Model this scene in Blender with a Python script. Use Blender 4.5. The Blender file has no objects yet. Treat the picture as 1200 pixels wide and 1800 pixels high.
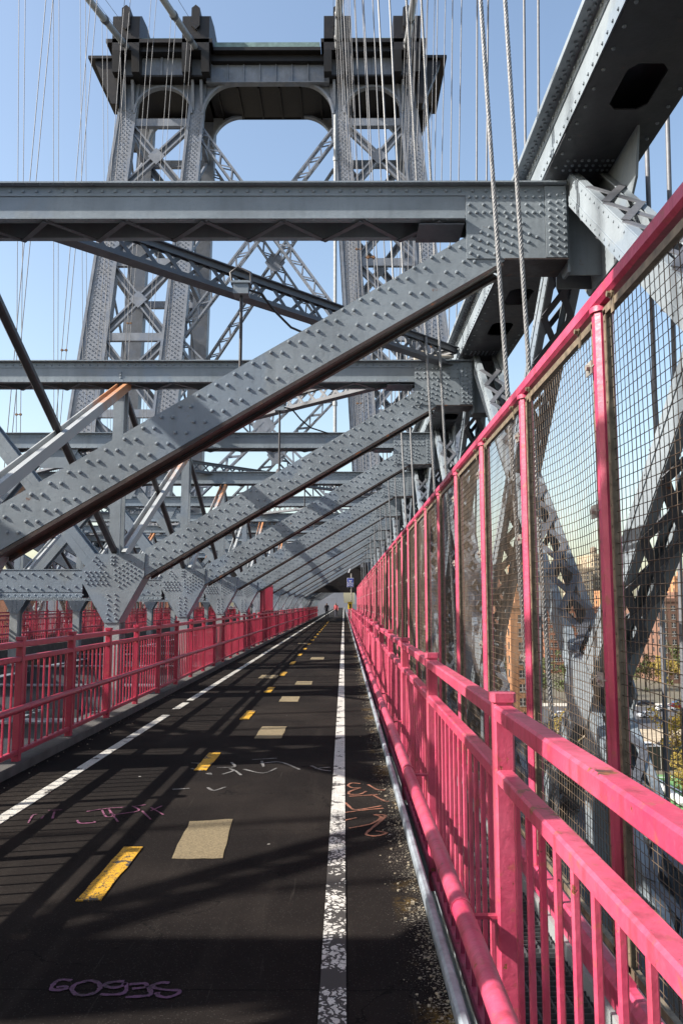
import bpy, bmesh, math, random
import numpy as np
from mathutils import Vector, Matrix
R = math.radians
rnd = random.Random(7)
scene = bpy.context.scene
COL = scene.collection

# ------------------------------------------------------------------ camera, sky, sun, exposure
H = 1.65
PITCH = math.atan(161 / 1400.0); YAW = math.atan(4 / 1400.0)
cam_d = bpy.data.cameras.new('camera'); cam = bpy.data.objects.new('camera', cam_d); COL.objects.link(cam)
cam_d.sensor_fit = 'VERTICAL'; cam_d.sensor_height = 36.0; cam_d.lens = 28.0
cam_d.clip_start = 0.05; cam_d.clip_end = 9000
cam.location = (0, 0, H); cam.rotation_euler = (math.pi / 2 + PITCH, 0, YAW)
scene.camera = cam
TO_SUN = Vector((-1.0, -0.225, 0.70)).normalized()
w = bpy.data.worlds.new('World'); scene.world = w; w.use_nodes = True
nt = w.node_tree; nt.nodes.clear()
o_ = nt.nodes.new('ShaderNodeOutputWorld'); bg = nt.nodes.new('ShaderNodeBackground')
sky = nt.nodes.new('ShaderNodeTexSky'); sky.sky_type = 'NISHITA'; sky.sun_disc = False
sky.sun_elevation = math.asin(TO_SUN.z); sky.sun_rotation = math.atan2(TO_SUN.x, TO_SUN.y) % (2 * math.pi)
sky.air_density = 1.2; sky.dust_density = 2.2; sky.ozone_density = 0.5; sky.altitude = 50
bg.inputs['Strength'].default_value = 0.117
nt.links.new(sky.outputs[0], bg.inputs[0]); nt.links.new(bg.outputs[0], o_.inputs[0])
sun_d = bpy.data.lights.new('sun', 'SUN'); sun = bpy.data.objects.new('sun', sun_d); COL.objects.link(sun)
sun_d.energy = 5.0; sun_d.angle = R(0.5); sun_d.color = (1.0, 0.93, 0.83)
sun.rotation_euler = (-TO_SUN).to_track_quat('-Z', 'Y').to_euler(); sun.location = (-60, -12, 60)
vs = scene.view_settings
scene.display_settings.display_device = 'sRGB'
vs.view_transform = 'Standard'; vs.look = 'None'; vs.exposure = 1.15; vs.gamma = 1.0; vs.use_curve_mapping = False
scene.cycles.max_bounces = 5; scene.cycles.diffuse_bounces = 1; scene.cycles.glossy_bounces = 3
scene.cycles.transparent_max_bounces = 8

# ------------------------------------------------------------------ helpers
def ray(px, py):
    d = ((px - 600) / 1400.0, (900 - py) / 1400.0, 1.0)
    fw = math.cos(PITCH) - d[1] * math.sin(PITCH); up = math.sin(PITCH) + d[1] * math.cos(PITCH)
    return (d[0] * math.cos(YAW) - fw * math.sin(YAW), d[0] * math.sin(YAW) + fw * math.cos(YAW), up)
def gp(px, py, z=0.0):
    r = ray(px, py); t = (z - H) / r[2]; return (r[0] * t, r[1] * t)

class MB:
    def __init__(s): s.v = []; s.f = []
    def add(s, vs, fs):
        n = len(s.v); s.v.extend(tuple(p) for p in vs); s.f.extend(tuple(i + n for i in f) for f in fs)
    def box(s, x0, x1, y0, y1, z0, z1):
        s.add([(x0,y0,z0),(x1,y0,z0),(x1,y1,z0),(x0,y1,z0),(x0,y0,z1),(x1,y0,z1),(x1,y1,z1),(x0,y1,z1)],
              [(3,2,1,0),(4,5,6,7),(0,1,5,4),(1,2,6,5),(2,3,7,6),(3,0,4,7)])
    def bar(s, p, q, wd, ht, up=(0,0,1), w2=None, h2=None):
        p = Vector(p); q = Vector(q); d = (q - p).normalized(); up = Vector(up)
        x = d.cross(up)
        if x.length < 1e-5: x = d.cross(Vector((0,1,0)))
        x.normalize(); u = x.cross(d).normalized()
        w2 = wd if w2 is None else w2; h2 = ht if h2 is None else h2
        vs = []
        for c, a, b in ((p, wd, ht), (q, w2, h2)):
            for sx, su in ((-1,-1),(1,-1),(1,1),(-1,1)): vs.append(c + x * (sx * a / 2) + u * (su * b / 2))
        s.add(vs, [(0,1,2,3),(7,6,5,4),(0,4,5,1),(1,5,6,2),(2,6,7,3),(3,7,4,0)])
    def cbar(s, p, q, wd, ht, c, up=(0,0,1)):      # bar with chamfered edges
        p = Vector(p); q = Vector(q); d = (q - p).normalized(); x = d.cross(Vector(up))
        if x.length < 1e-5: x = d.cross(Vector((0,1,0)))
        x.normalize(); u = x.cross(d).normalized(); a = wd / 2; b = ht / 2
        pr = [(-a+c,-b),(a-c,-b),(a,-b+c),(a,b-c),(a-c,b),(-a+c,b),(-a,b-c),(-a,-b+c)]
        vs = [o + x * i + u * j for o in (p, q) for i, j in pr]
        fs = [(i, 8 + i, 8 + (i+1) % 8, (i+1) % 8) for i in range(8)] + [tuple(range(8)), tuple(range(15, 7, -1))]
        s.add(vs, fs)
    def prism(s, poly, a, b, plane='xz'):
        n = len(poly)
        def P(i, j, t): return {'xz': (i, t, j), 'yz': (t, i, j), 'xy': (i, j, t)}[plane]
        s.add([P(i, j, a) for i, j in poly] + [P(i, j, b) for i, j in poly],
              [tuple(range(n)), tuple(range(2*n-1, n-1, -1))] + [(i, n+i, n+(i+1) % n, (i+1) % n) for i in range(n)])
    def tube(s, pts, r, n=8, cap=True):
        pts = [Vector(p) for p in pts]; m = len(pts)
        rs = r if isinstance(r, (list, tuple)) else [r] * m
        ref = None; vs = []
        for i, p in enumerate(pts):
            d = (pts[min(i+1, m-1)] - pts[max(i-1, 0)]).normalized()
            if ref is None:
                ref = d.cross(Vector((0,0,1)))
                if ref.length < 1e-3: ref = d.cross(Vector((0,1,0)))
            ref = (ref - d * ref.dot(d)).normalized(); u = d.cross(ref)
            for k in range(n):
                a = 2 * math.pi * k / n; vs.append(p + (ref * math.cos(a) + u * math.sin(a)) * rs[i])
        fs = [(i*n+k, i*n+(k+1) % n, (i+1)*n+(k+1) % n, (i+1)*n+k) for i in range(m-1) for k in range(n)]
        if cap: fs += [tuple(range(n-1, -1, -1)), tuple(range((m-1)*n, m*n))]
        s.add(vs, fs)
    def lathe(s, prof, c, n=14):
        c = Vector(c); vs = [c + Vector((r*math.cos(2*math.pi*k/n), r*math.sin(2*math.pi*k/n), z)) for r, z in prof for k in range(n)]
        s.add(vs, [(i*n+k, i*n+(k+1) % n, (i+1)*n+(k+1) % n, (i+1)*n+k) for i in range(len(prof)-1) for k in range(n)])
    def dome(s, c, nrm, r=0.0205, h=0.021):
        c = Vector(c); nz = Vector(nrm); x = nz.orthogonal().normalized(); y = nz.cross(x)
        vs = []
        for rr, hh in ((r, 0), (r * .82, h * .62)):
            for k in range(6):
                a = math.pi / 3 * k; vs.append(c + x * (rr*math.cos(a)) + y * (rr*math.sin(a)) + nz * hh)
        vs.append(c + nz * h)
        s.add(vs, [(k, (k+1) % 6, 6+(k+1) % 6, 6+k) for k in range(6)] + [(6+k, 6+(k+1) % 6, 12) for k in range(6)])
    def mesh(s, name, m, smooth=None):
        me = bpy.data.meshes.new(name); me.from_pydata(s.v, [], s.f); me.materials.append(m)
        if smooth is not None:
            me.polygons.foreach_set('use_smooth', [True] * len(me.polygons))
            me.set_sharp_from_angle(angle=R(smooth))
        me.update(); return me

def tag(o, label=None, cat=None, group=None, kind=None):
    if label: o['label'] = label
    if cat: o['category'] = cat
    if group: o['group'] = group
    if kind: o['kind'] = kind
    return o
def thing(name, label, cat, loc=(0,0,0), group=None):
    o = bpy.data.objects.new(name, None); COL.objects.link(o); o.location = loc; o.empty_display_size = .2
    return tag(o, label, cat, group)
WORLD = {}
def link(name, me, parent=None, origin=(0,0,0), kind=None):
    """origin: where the mesh's own zero stands in the world"""
    o = bpy.data.objects.new(name, me); COL.objects.link(o)
    o.location = Vector(origin)
    if parent is not None:
        o.parent = parent; o.location = Vector(origin) - worldpos(parent)
    if kind: o['kind'] = kind
    return o
def worldpos(o):
    p = Vector(o.location)
    while o.parent: o = o.parent; p += Vector(o.location)
    return p
def part(mb, name, m, parent=None, origin=(0,0,0), kind=None, smooth=None):
    return link(name, mb.mesh(name, m, smooth), parent, origin, kind)
def copy_tree(o, parent=None):
    c = o.copy(); COL.objects.link(c); c.parent = parent
    for ch in list(o.children): copy_tree(ch, c)
    return c
ORD = ['nearest', 'second', 'third', 'fourth', 'fifth', 'sixth', 'seventh', 'eighth', 'ninth', 'tenth', 'eleventh', 'twelfth', 'thirteenth', 'fourteenth', 'fifteenth', 'sixteenth', 'seventeenth', 'eighteenth', 'nineteenth', 'twentieth', 'twenty-first', 'twenty-second']

# ------------------------------------------------------------------ materials
def mat(name):
    m = bpy.data.materials.new(name); m.use_nodes = True
    t = m.node_tree; b = t.nodes['Principled BSDF']; return m, t, b
def nd(t, typ, ins=None, **kw):
    n = t.nodes.new(typ)
    for k, v in kw.items(): setattr(n, k, v)
    for k, v in (ins or {}).items():
        if hasattr(v, 'is_output'): t.links.new(v, n.inputs[k])
        else: n.inputs[k].default_value = v
    return n
def math_(t, op, a, b=0.0, c=0.0, clamp=False):
    n = t.nodes.new('ShaderNodeMath'); n.operation = op; n.use_clamp = clamp
    for i, v in enumerate((a, b, c)):
        if hasattr(v, 'is_output'): t.links.new(v, n.inputs[i])
        else: n.inputs[i].default_value = v
    return n.outputs[0]
def pos(t, scale=(1,1,1), obj=False):
    g = nd(t, 'ShaderNodeTexCoord').outputs['Object'] if obj else nd(t, 'ShaderNodeNewGeometry').outputs['Position']
    return nd(t, 'ShaderNodeMapping', {'Vector': g, 'Scale': scale}).outputs[0]
def noise(t, vec, sc, det=4, rough=.55):
    return nd(t, 'ShaderNodeTexNoise', {'Vector': vec, 'Scale': sc, 'Detail': det, 'Roughness': rough}).outputs['Fac']
def ramp(t, fac, lo, hi):
    return nd(t, 'ShaderNodeMapRange', {'Value': fac, 'From Min': lo, 'From Max': hi}).outputs[0]
def mix(t, fac, a, b):
    n = t.nodes.new('ShaderNodeMix'); n.data_type = 'RGBA'
    for i, v in ((0, fac), (6, a), (7, b)):
        if hasattr(v, 'is_output'): t.links.new(v, n.inputs[i])
        else: n.inputs[i].default_value = v if i == 0 else (*v, 1) if len(v) == 3 else v
    return n.outputs[2]
def bump(t, b, h, st, dist):
    n = nd(t, 'ShaderNodeBump', {'Height': h, 'Strength': st, 'Distance': dist}); t.links.new(n.outputs[0], b.inputs['Normal'])

def steel(name, base, rust=0.03, rough=.42, streak=.35):
    base = tuple(c * .68 for c in base)
    m, t, b = mat(name)
    p = pos(t); n1 = noise(t, p, 1.3, 5, .6); n2 = noise(t, pos(t, (9, 9, .8)), 1.0, 4); n5 = noise(t, p, .7, 3, .5); n6 = noise(t, p, 7, 6, .7)
    dk = tuple(c * .72 for c in base); lt = tuple(min(1, c * 1.12) for c in base)
    c = mix(t, ramp(t, n1, .3, .72), dk, lt)
    # patches of newer, slightly bluer paint with a soft broken edge
    c = mix(t, math_(t, 'MULTIPLY', ramp(t, math_(t, 'ADD', n5, math_(t, 'MULTIPLY', n6, .12)), .60, .635), .55), c, (base[0] * .72, base[1] * .80, base[2] * .92))
    c = mix(t, math_(t, 'MULTIPLY', ramp(t, n2, .52, .75), streak), c, tuple(c_ * .5 for c_ in base))
    n3 = noise(t, p, 5.5, 7, .68)
    hi = .735 - rust
    c = mix(t, math_(t, 'MULTIPLY', ramp(t, n3, hi - .05, hi), .35), c, (.13, .085, .06))
    c = mix(t, ramp(t, n3, hi, hi + .03), c, (.14, .05, .02))
    n4 = noise(t, p, 55, 3)
    c = mix(t, math_(t, 'MULTIPLY', ramp(t, n4, .56, .8), .4), c, tuple(c_ * .55 for c_ in base))
    t.links.new(c, b.inputs['Base Color'])
    t.links.new(ramp(t, n6, -.3, 1.4), b.inputs['Roughness'])
    bump(t, b, math_(t, 'ADD', noise(t, p, 22, 3), math_(t, 'MULTIPLY', n1, .8)), .2, .012)
    b.inputs['Specular IOR Level'].default_value = .35
    return m
STEEL = steel('steel_blue_grey_paint', (.325, .378, .425))
STEEL_D = steel('steel_old_paint_and_shade', (.155, .165, .19), .06)  # dirty paint, taken darker to put shade into lacing and undersides
TOWER = steel('steel_tower_paint', (.30, .33, .39), .03)
DARKST = steel('steel_near_black', (.021, .018, .018), .04)  # near-black brown for the tower head and deck portal
UNDER = steel('steel_rusty_shaded_underside', (.075, .055, .052), .10)  # rust brown, darkened further as painted shade under braces and gussets
SOOT_SHADE = steel('steel_sooty_shaded_plate', (.085, .09, .10), .06)  # soot plus painted-in shade on the chord's underside
RODM = steel('steel_rod_paint_and_shade', (.075, .072, .08), .06)  # dark lamp fittings; on tie bars the dark is shade put in the colour
PALE = steel('steel_pale_grey_paint', (.44, .47, .48), .05)

def rustdiag():
    m, t, b = mat('steel_rust_streaked_paint')
    p = pos(t); sep = nd(t, 'ShaderNodeSeparateXYZ', {'Vector': p}).outputs[2]
    n1 = noise(t, p, 1.6, 5); n2 = noise(t, pos(t, (3, 3, 3)), 1.5, 5)
    up = ramp(t, math_(t, 'ADD', sep, math_(t, 'MULTIPLY', n2, 1.7)), 5.45, 6.1)
    c = mix(t, n1, (.27, .29, .305), (.34, .36, .37))
    rust = mix(t, noise(t, p, 14, 4), (.34, .11, .02), (.45, .20, .06))
    c = mix(t, math_(t, 'MULTIPLY', up, .85), c, rust)
    t.links.new(c, b.inputs['Base Color']); b.inputs['Roughness'].default_value = .55
    return m
RUSTD = rustdiag()

def pink(name, a, bcol, chips=.0, rough=.42):
    m, t, b = mat(name)
    p = pos(t); n1 = noise(t, p, 2.2, 5, .6); n2 = noise(t, p, 9, 6, .65); n3 = noise(t, p, 60, 3); n7 = noise(t, pos(t, (14, 14, 1.6)), 1.0, 5, .6)
    c = mix(t, ramp(t, n1, .32, .68), a, bcol)
    c = mix(t, math_(t, 'MULTIPLY', ramp(t, n2, .48, .72), .45), c, tuple(x * .62 for x in a))
    c = mix(t, math_(t, 'MULTIPLY', ramp(t, n3, .55, .75), .25), c, tuple(min(1, x * 1.15 + .10) for x in a))
    # grime runs and rust weeping, then bare chips
    c = mix(t, math_(t, 'MULTIPLY', ramp(t, n7, .50, .68), .6), c, (.22, .030, .04))
    c = mix(t, math_(t, 'MULTIPLY', ramp(t, noise(t, p, 17, 6, .7), .58, .67), .6), c, (.30, .10, .05))
    chip = math_(t, 'MAXIMUM', ramp(t, n2, .685 - chips, .70 - chips), ramp(t, noise(t, p, 33, 5, .7), .695 - chips, .71 - chips))
    c = mix(t, chip, c, mix(t, ramp(t, noise(t, p, 30, 2), .35, .65), (.045, .018, .012), (.26, .09, .03)))
    t.links.new(c, b.inputs['Base Color']); b.inputs['Roughness'].default_value = rough; b.inputs['Coat Weight'].default_value = .25; b.inputs['Coat Roughness'].default_value = .35
    bump(t, b, math_(t, 'ADD', noise(t, p, 35, 3), math_(t, 'ADD', math_(t, 'MULTIPLY', n2, 1.4), math_(t, 'MULTIPLY', chip, -1.2))), .32, .006)
    return m
PINK = pink('railing_pink_paint', (.44, .032, .088), (.52, .09, .155), .025)
PINK_F = pink('fence_pink_paint', (.42, .026, .088), (.53, .08, .155), -.01)
PINK_L = pink('left_railing_shaded_pink', (.32, .013, .045), (.38, .025, .065), .0)  # deeper pink: the left railings' shade side put into the colour

def simple(name, base, rough=.6, var=.25, sc=8, metal=0.0, bs=.15):
    m, t, b = mat(name)
    p = pos(t); n1 = noise(t, p, sc, 5)
    c = mix(t, ramp(t, n1, .3, .7), tuple(x * (1 - var) for x in base), tuple(min(1, x * (1 + var)) for x in base))
    t.links.new(c, b.inputs['Base Color']); b.inputs['Roughness'].default_value = rough; b.inputs['Metallic'].default_value = metal
    if bs: bump(t, b, noise(t, p, sc * 5, 3), bs, .01)
    return m
GALV = simple('galvanised_metal', (.33, .31, .28), .45, .3, 14, .3)
WIRE = simple('rusty_mesh_wire', (.085, .06, .04), .6, .5, 6, .2, 0)
FRAMEM = simple('mesh_frame_metal', (.19, .15, .105), .5, .45, 18, .35)
ROPE = simple('wire_rope_grey', (.19, .195, .205), .5, .2, 10, .25)
ROPE_FAR = simple('wire_rope_dull', (.12, .125, .14), .55, .2, 10, .1, 0)
CABLE = simple('cable_wrap_paint', (.27, .29, .31), .5, .15, 3)
KERBM = simple('steel_kerb_edge', (.26, .30, .34), .4, .35, 10, .2)
CONC = simple('concrete', (.06, .057, .055), .85, .35, 5)
DECKM = simple('dark_deck_steel', (.05, .053, .058), .7, .3, 3)
BLACK = simple('black_rubber', (.015, .015, .016), .5, .2, 8, 0, 0)
WOOD = simple('weathered_timber', (.20, .16, .12), .8, .35, 6)

def asphalt():
    m, t, b = mat('path_asphalt')
    p = pos(t); x = nd(t, 'ShaderNodeSeparateXYZ', {'Vector': p}).outputs[0]
    c = mix(t, noise(t, p, 130, 2), (.0055, .0047, .0046), (.0145, .0122, .0116))
    c = mix(t, math_(t, 'MULTIPLY', ramp(t, noise(t, p, .55, 5, .6), .45, .62), .7), c, (.0215, .0178, .0158))
    c = mix(t, math_(t, 'MULTIPLY', ramp(t, noise(t, pos(t, (5, .35, 1)), 1.0, 5), .55, .75), .5), c, (.027, .023, .02))
    c = mix(t, math_(t, 'MULTIPLY', ramp(t, noise(t, pos(t, (22, .7, 1)), 1.3, 3), .69, .76), .35), c, (.06, .054, .048))
    # worn square-ish scuffs
    c = mix(t, math_(t, 'MULTIPLY', ramp(t, noise(t, pos(t, (1.6, 1.1, 1)), 1.0, 6, .7), .6, .74), .3), c, (.045, .038, .03))
    # crossways seams and fine cracks
    yv = nd(t, 'ShaderNodeSeparateXYZ', {'Vector': p}).outputs[1]
    seam = math_(t, 'LESS_THAN', math_(t, 'ABSOLUTE', math_(t, 'SUBTRACT', math_(t, 'FRACT', math_(t, 'MULTIPLY', math_(t, 'ADD', yv, math_(t, 'MULTIPLY', noise(t, p, 3, 3), .05)), .41)), .5)), .0022)
    cw = nd(t, 'ShaderNodeVectorMath', {0: p, 1: nd(t, 'ShaderNodeTexNoise', {'Vector': p, 'Scale': 2.0, 'Detail': 5.0}).outputs['Color']}, operation='ADD').outputs[0]
    crk = math_(t, 'MULTIPLY', math_(t, 'LESS_THAN', nd(t, 'ShaderNodeTexVoronoi', {'Vector': cw, 'Scale': .8}, feature='DISTANCE_TO_EDGE').outputs[0], .0045), math_(t, 'GREATER_THAN', noise(t, p, .9, 3), .5))
    c = mix(t, math_(t, 'MULTIPLY', math_(t, 'MAXIMUM', seam, crk), .8), c, (.004, .004, .004))
    agg = nd(t, 'ShaderNodeTexVoronoi', {'Vector': p, 'Scale': 95.0})
    c = mix(t, math_(t, 'MULTIPLY', math_(t, 'MULTIPLY', math_(t, 'LESS_THAN', agg.outputs['Distance'], .32), math_(t, 'GREATER_THAN', nd(t, 'ShaderNodeSeparateColor', {'Color': agg.outputs['Color']}).outputs[1], .72)), .6), c, (.042, .038, .035))
    # sparse pale specks of paint and gum
    vo = nd(t, 'ShaderNodeTexVoronoi', {'Vector': p, 'Scale': 2.6}); 
    speck = math_(t, 'LESS_THAN', math_(t, 'ADD', vo.outputs['Distance'], math_(t, 'MULTIPLY', noise(t, p, 40, 2), .06)), .062)
    keep = math_(t, 'GREATER_THAN', nd(t, 'ShaderNodeSeparateColor', {'Color': vo.outputs['Color']}).outputs[0], .62)
    c = mix(t, math_(t, 'MULTIPLY', math_(t, 'MULTIPLY', speck, keep), .75), c, (.34, .33, .31))
    # sand, grit and moss gathered along the kerb on the right and thinner on the left
    edge = math_(t, 'MAXIMUM', ramp(t, x, .06, .47), math_(t, 'MULTIPLY', ramp(t, x, -2.75, -3.2), .6))
    g1 = noise(t, p, 75, 4, .7); g2 = noise(t, p, 2.6, 5, .65)
    lim = math_(t, 'SUBTRACT', 1.03, math_(t, 'MULTIPLY', edge, math_(t, 'ADD', .02, math_(t, 'MULTIPLY', g2, .60))))
    grit = ramp(t, math_(t, 'SUBTRACT', g1, math_(t, 'MULTIPLY', lim, .74)), 0, .02)
    c = mix(t, grit, c, mix(t, noise(t, p, 200, 1), (.17, .15, .11), (.42, .39, .33)))
    moss = math_(t, 'MULTIPLY', math_(t, 'MULTIPLY', ramp(t, x, .26, .44), ramp(t, noise(t, p, 1.7, 4, .6), .54, .66)), ramp(t, noise(t, p, 26, 4, .7), .42, .56))
    c = mix(t, math_(t, 'MULTIPLY', moss, .55), c, mix(t, noise(t, p, 70, 2), (.17, .09, .02), (.36, .24, .06)))
    t.links.new(c, b.inputs['Base Color']); b.inputs['Roughness'].default_value = .95
    b.inputs['Specular IOR Level'].default_value = .06
    bump(t, b, math_(t, 'ADD', noise(t, p, 150, 3), math_(t, 'MULTIPLY', grit, .6)), .5, .006)
    return m
ASPH = asphalt()
def linepaint(name, col, worn_y, amount, sc=26):
    m, t, b = mat(name)
    p = pos(t); y = nd(t, 'ShaderNodeSeparateXYZ', {'Vector': p}).outputs[1]
    warp = nd(t, 'ShaderNodeVectorMath', {0: p, 1: nd(t, 'ShaderNodeTexNoise', {'Vector': p, 'Scale': 9.0, 'Detail': 3.0}).outputs['Color']}, operation='ADD').outputs[0]
    vo = nd(t, 'ShaderNodeTexVoronoi', {'Vector': nd(t, 'ShaderNodeVectorMath', {0: pos(t, (1, .75, 1)), 1: nd(t, 'ShaderNodeVectorMath', {0: nd(t, 'ShaderNodeTexNoise', {'Vector': p, 'Scale': 30.0, 'Detail': 3.0}).outputs['Color'], 'Scale': .05}, operation='SCALE').outputs[0]}, operation='ADD').outputs[0], 'Scale': sc}, feature='DISTANCE_TO_EDGE')
    vo2 = nd(t, 'ShaderNodeTexVoronoi', {'Vector': warp, 'Scale': sc * 1.7})
    near = math_(t, 'MULTIPLY', ramp(t, y, worn_y + 1.2, worn_y - .6), amount)
    lost = noise(t, p, 4.2, 6, .7)
    gapw = math_(t, 'MULTIPLY', near, math_(t, 'MULTIPLY', ramp(t, lost, .28, .72), .30))
    crack = math_(t, 'LESS_THAN', math_(t, 'ADD', vo.outputs[0], math_(t, 'MULTIPLY', math_(t, 'SUBTRACT', noise(t, p, 90, 3), .5), .12)), gapw)
    flake = math_(t, 'GREATER_THAN', math_(t, 'ADD', lost, math_(t, 'MULTIPLY', near, .05)), .575)
    pin = math_(t, 'GREATER_THAN', noise(t, p, 110, 3, .7), .62)
    bad = math_(t, 'MAXIMUM', math_(t, 'MAXIMUM', crack, flake), pin)
    c = mix(t, ramp(t, noise(t, p, 7, 5), .3, .7), tuple(x * .72 for x in col), col)
    c = mix(t, bad, c, (.03, .027, .025))
    t.links.new(c, b.inputs['Base Color']); b.inputs['Roughness'].default_value = .75
    bump(t, b, math_(t, 'SUBTRACT', 1, bad), .5, .004)
    return m
WHITE = linepaint('white_line_paint', (.56, .545, .51), 5.6, 1.0)
WHITE_L = linepaint('left_white_line_paint', (.52, .505, .46), 3.0, .3)
YELLOW = linepaint('yellow_line_paint', (.56, .30, .008), 5.0, .3, 24)
TAN = simple('tan_grit_patch', (.175, .138, .078), .95, .42, 75, 0, .6)
def chalk(name, col, keep):
    m, t, b = mat(name); p = pos(t)
    f = ramp(t, math_(t, 'ADD', noise(t, p, 85, 4, .75), math_(t, 'MULTIPLY', noise(t, p, 5, 4), .55)), .72 - keep * .3, .98 - keep * .3)
    c = mix(t, math_(t, 'MULTIPLY', f, .9), (.012, .0105, .010), col); t.links.new(c, b.inputs['Base Color']); b.inputs['Roughness'].default_value = .85
    return m
CH_PINK = chalk('chalk_pink', (.25, .07, .15), .38); CH_PURP = chalk('chalk_purple', (.10, .038, .10), .42)
CH_WHITE = chalk('chalk_white', (.20, .195, .19), .32); CH_ORNG = chalk('chalk_orange', (.27, .105, .06), .5)

def brick(name, a, b2, sc=1.0):
    m, t, b = mat(name)
    p = pos(t)
    bt = nd(t, 'ShaderNodeTexBrick', {'Vector': nd(t, 'ShaderNodeMapping', {'Vector': p, 'Rotation': (R(90), 0, 0)}).outputs[0], 'Color1': (*a, 1), 'Color2': (*b2, 1), 'Mortar': (*(x * .8 + .03 for x in a), 1), 'Scale': 2.2 * sc, 'Mortar Size': .012}).outputs[0]
    c = mix(t, ramp(t, noise(t, p, .18, 5), .3, .7), bt, mix(t, .45, bt, (.10, .07, .05)))
    t.links.new(c, b.inputs['Base Color']); b.inputs['Roughness'].default_value = .85
    return m
BR_RED = brick('red_brick', (.30, .125, .07), (.24, .10, .06)); BR_ORG = brick('orange_brick', (.46, .22, .10), (.40, .18, .08))
BR_CRM = brick('cream_brick', (.45, .38, .27), (.40, .33, .23)); BR_BRN = brick('brown_brick', (.17, .085, .055), (.14, .07, .05))
def glass():
    m, t, b = mat('window_glass'); b.inputs['Base Color'].default_value = (.03, .035, .04, 1); b.inputs['Roughness'].default_value = .15; return m
GLASS = glass(); TRIM = simple('window_trim', (.45, .43, .40), .7, .15, 2, 0, 0)
def leafm(name, a, b2):
    m, t, b = mat(name); p = pos(t)
    c = mix(t, noise(t, p, 1.2, 3), a, b2); t.links.new(c, b.inputs['Base Color']); b.inputs['Roughness'].default_value = .7
    return m
LEAF_Y = leafm('autumn_leaves', (.12, .10, .015), (.26, .17, .02)); LEAF_G = leafm('green_leaves', (.03, .05, .012), (.09, .10, .02)); BARK = simple('bark', (.10, .08, .06), .9, .3, 5)

# ================================================================== BIG STRUCTURE
XC = -7.4; P = 6.1; YF1 = 7.9
def mx(x): return 2 * XC - x
def yk(k): return YF1 + P * (k - 1)
YTOP = 330.0
# ground and terrain far below the bridge
def struct(mb, name, m, **k):
    o = part(mb, name, m, **k); o['kind'] = 'structure'; return o
GZ = -24.0
def ground_mat():
    m, t, b = mat('city_ground'); p = pos(t)
    c = mix(t, ramp(t, noise(t, p, .03, 5), .35, .65), (.08, .07, .055), (.14, .12, .09))
    c = mix(t, math_(t, 'MULTIPLY', ramp(t, noise(t, p, .5, 5), .45, .65), .5), c, (.10, .10, .05))
    t.links.new(c, b.inputs['Base Color']); b.inputs['Roughness'].default_value = .95; return m
mb = MB(); mb.add([(-5000,-300,GZ),(5000,-300,GZ),(5000,7000,GZ),(-5000,7000,GZ)], [(0,1,2,3)]); struct(mb, 'ground', ground_mat())
# bike path
X0, X1 = -3.18, .44
mb = MB(); mb.box(X0, X1, -14, YTOP, -.16, 0); struct(mb, 'bike_path', ASPH)
mb = MB(); mb.box(2*XC-X1, 2*XC-X0, -14, YTOP, -.16, 0); struct(mb, 'opposite_path', ASPH)
mb = MB(); mb.box(-.103, .010, -6, YTOP, .001, .006); struct(mb, 'white_edge_line', WHITE)
mb = MB()
for a, b_ in ((-6, 12.1), (12.75, 13.6), (13.9, YTOP)):
    mb.box(-2.69, -2.58, a, b_, .001, .006)
struct(mb, 'white_edge_line', WHITE_L)

def flat(name, polys, m, label, cat, group=None, z=.006):
    mb = MB()
    for pl in polys:
        n = len(pl); mb.prism(pl, .0015, z, 'xy')
    o = part(mb, name, m); return tag(o, label, cat, group)
# yellow dashes down the lane
y0 = 4.66; i = 0
while y0 < 75:
    L = .92 if i else .98; wd = .065
    j = lambda: rnd.uniform(-.006, .006)
    n = 7
    pts = [(-1.425 - wd + j(), y0 + L * q / n + (j() * 2 if q in (0, n) else 0)) for q in range(n + 1)] + [(-1.425 + wd + j(), y0 + L * q / n) for q in range(n, -1, -1)]
    tagl = f'{ORD[i]} yellow lane dash from the camera' if i < 22 else 'small yellow lane dash far down the path'
    flat('lane_dash', [[(a - 0, b_) for a, b_ in pts]], YELLOW, 'worn ' + tagl, 'lane marking', 'yellow lane dashes', .0075)
    y0 += 3.5; i += 1
pats = [((-1.12, 5.4), (-.79, 5.4), (-.85, 6.36), (-1.17, 6.28)), ((-1.1, 10.05), (-.77, 10.05), (-.77, 11.0), (-1.1, 11.0)), ((-1.1, 13.75), (-.78, 13.75), (-.78, 14.5), (-1.1, 14.5)),
        ((-1.0, 16.6), (-.66, 16.6), (-.66, 17.3), (-1.0, 17.3)), ((-1.9, 18.0), (-1.5, 18.0), (-1.5, 18.8), (-1.9, 18.8)), ((-1.0, 24), (-.6, 24), (-.6, 25), (-1.0, 25)), ((-1.9, 33), (-1.5, 33), (-1.5, 34), (-1.9, 34))]
for i, pl in enumerate(pats):
    pl = [(x + (x2 - x) * q / 6 + rnd.uniform(-.006, .006), y + (y2 - y) * q / 6 + rnd.uniform(-.01, .01)) for (x, y), (x2, y2) in zip(pl, pl[1:] + pl[:1]) for q in range(6)]
    flat('road_patch', [pl], TAN, f'{ORD[i]} tan gritty patch on the asphalt from the camera', 'patch', 'tan gritty patches', .0045)

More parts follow.
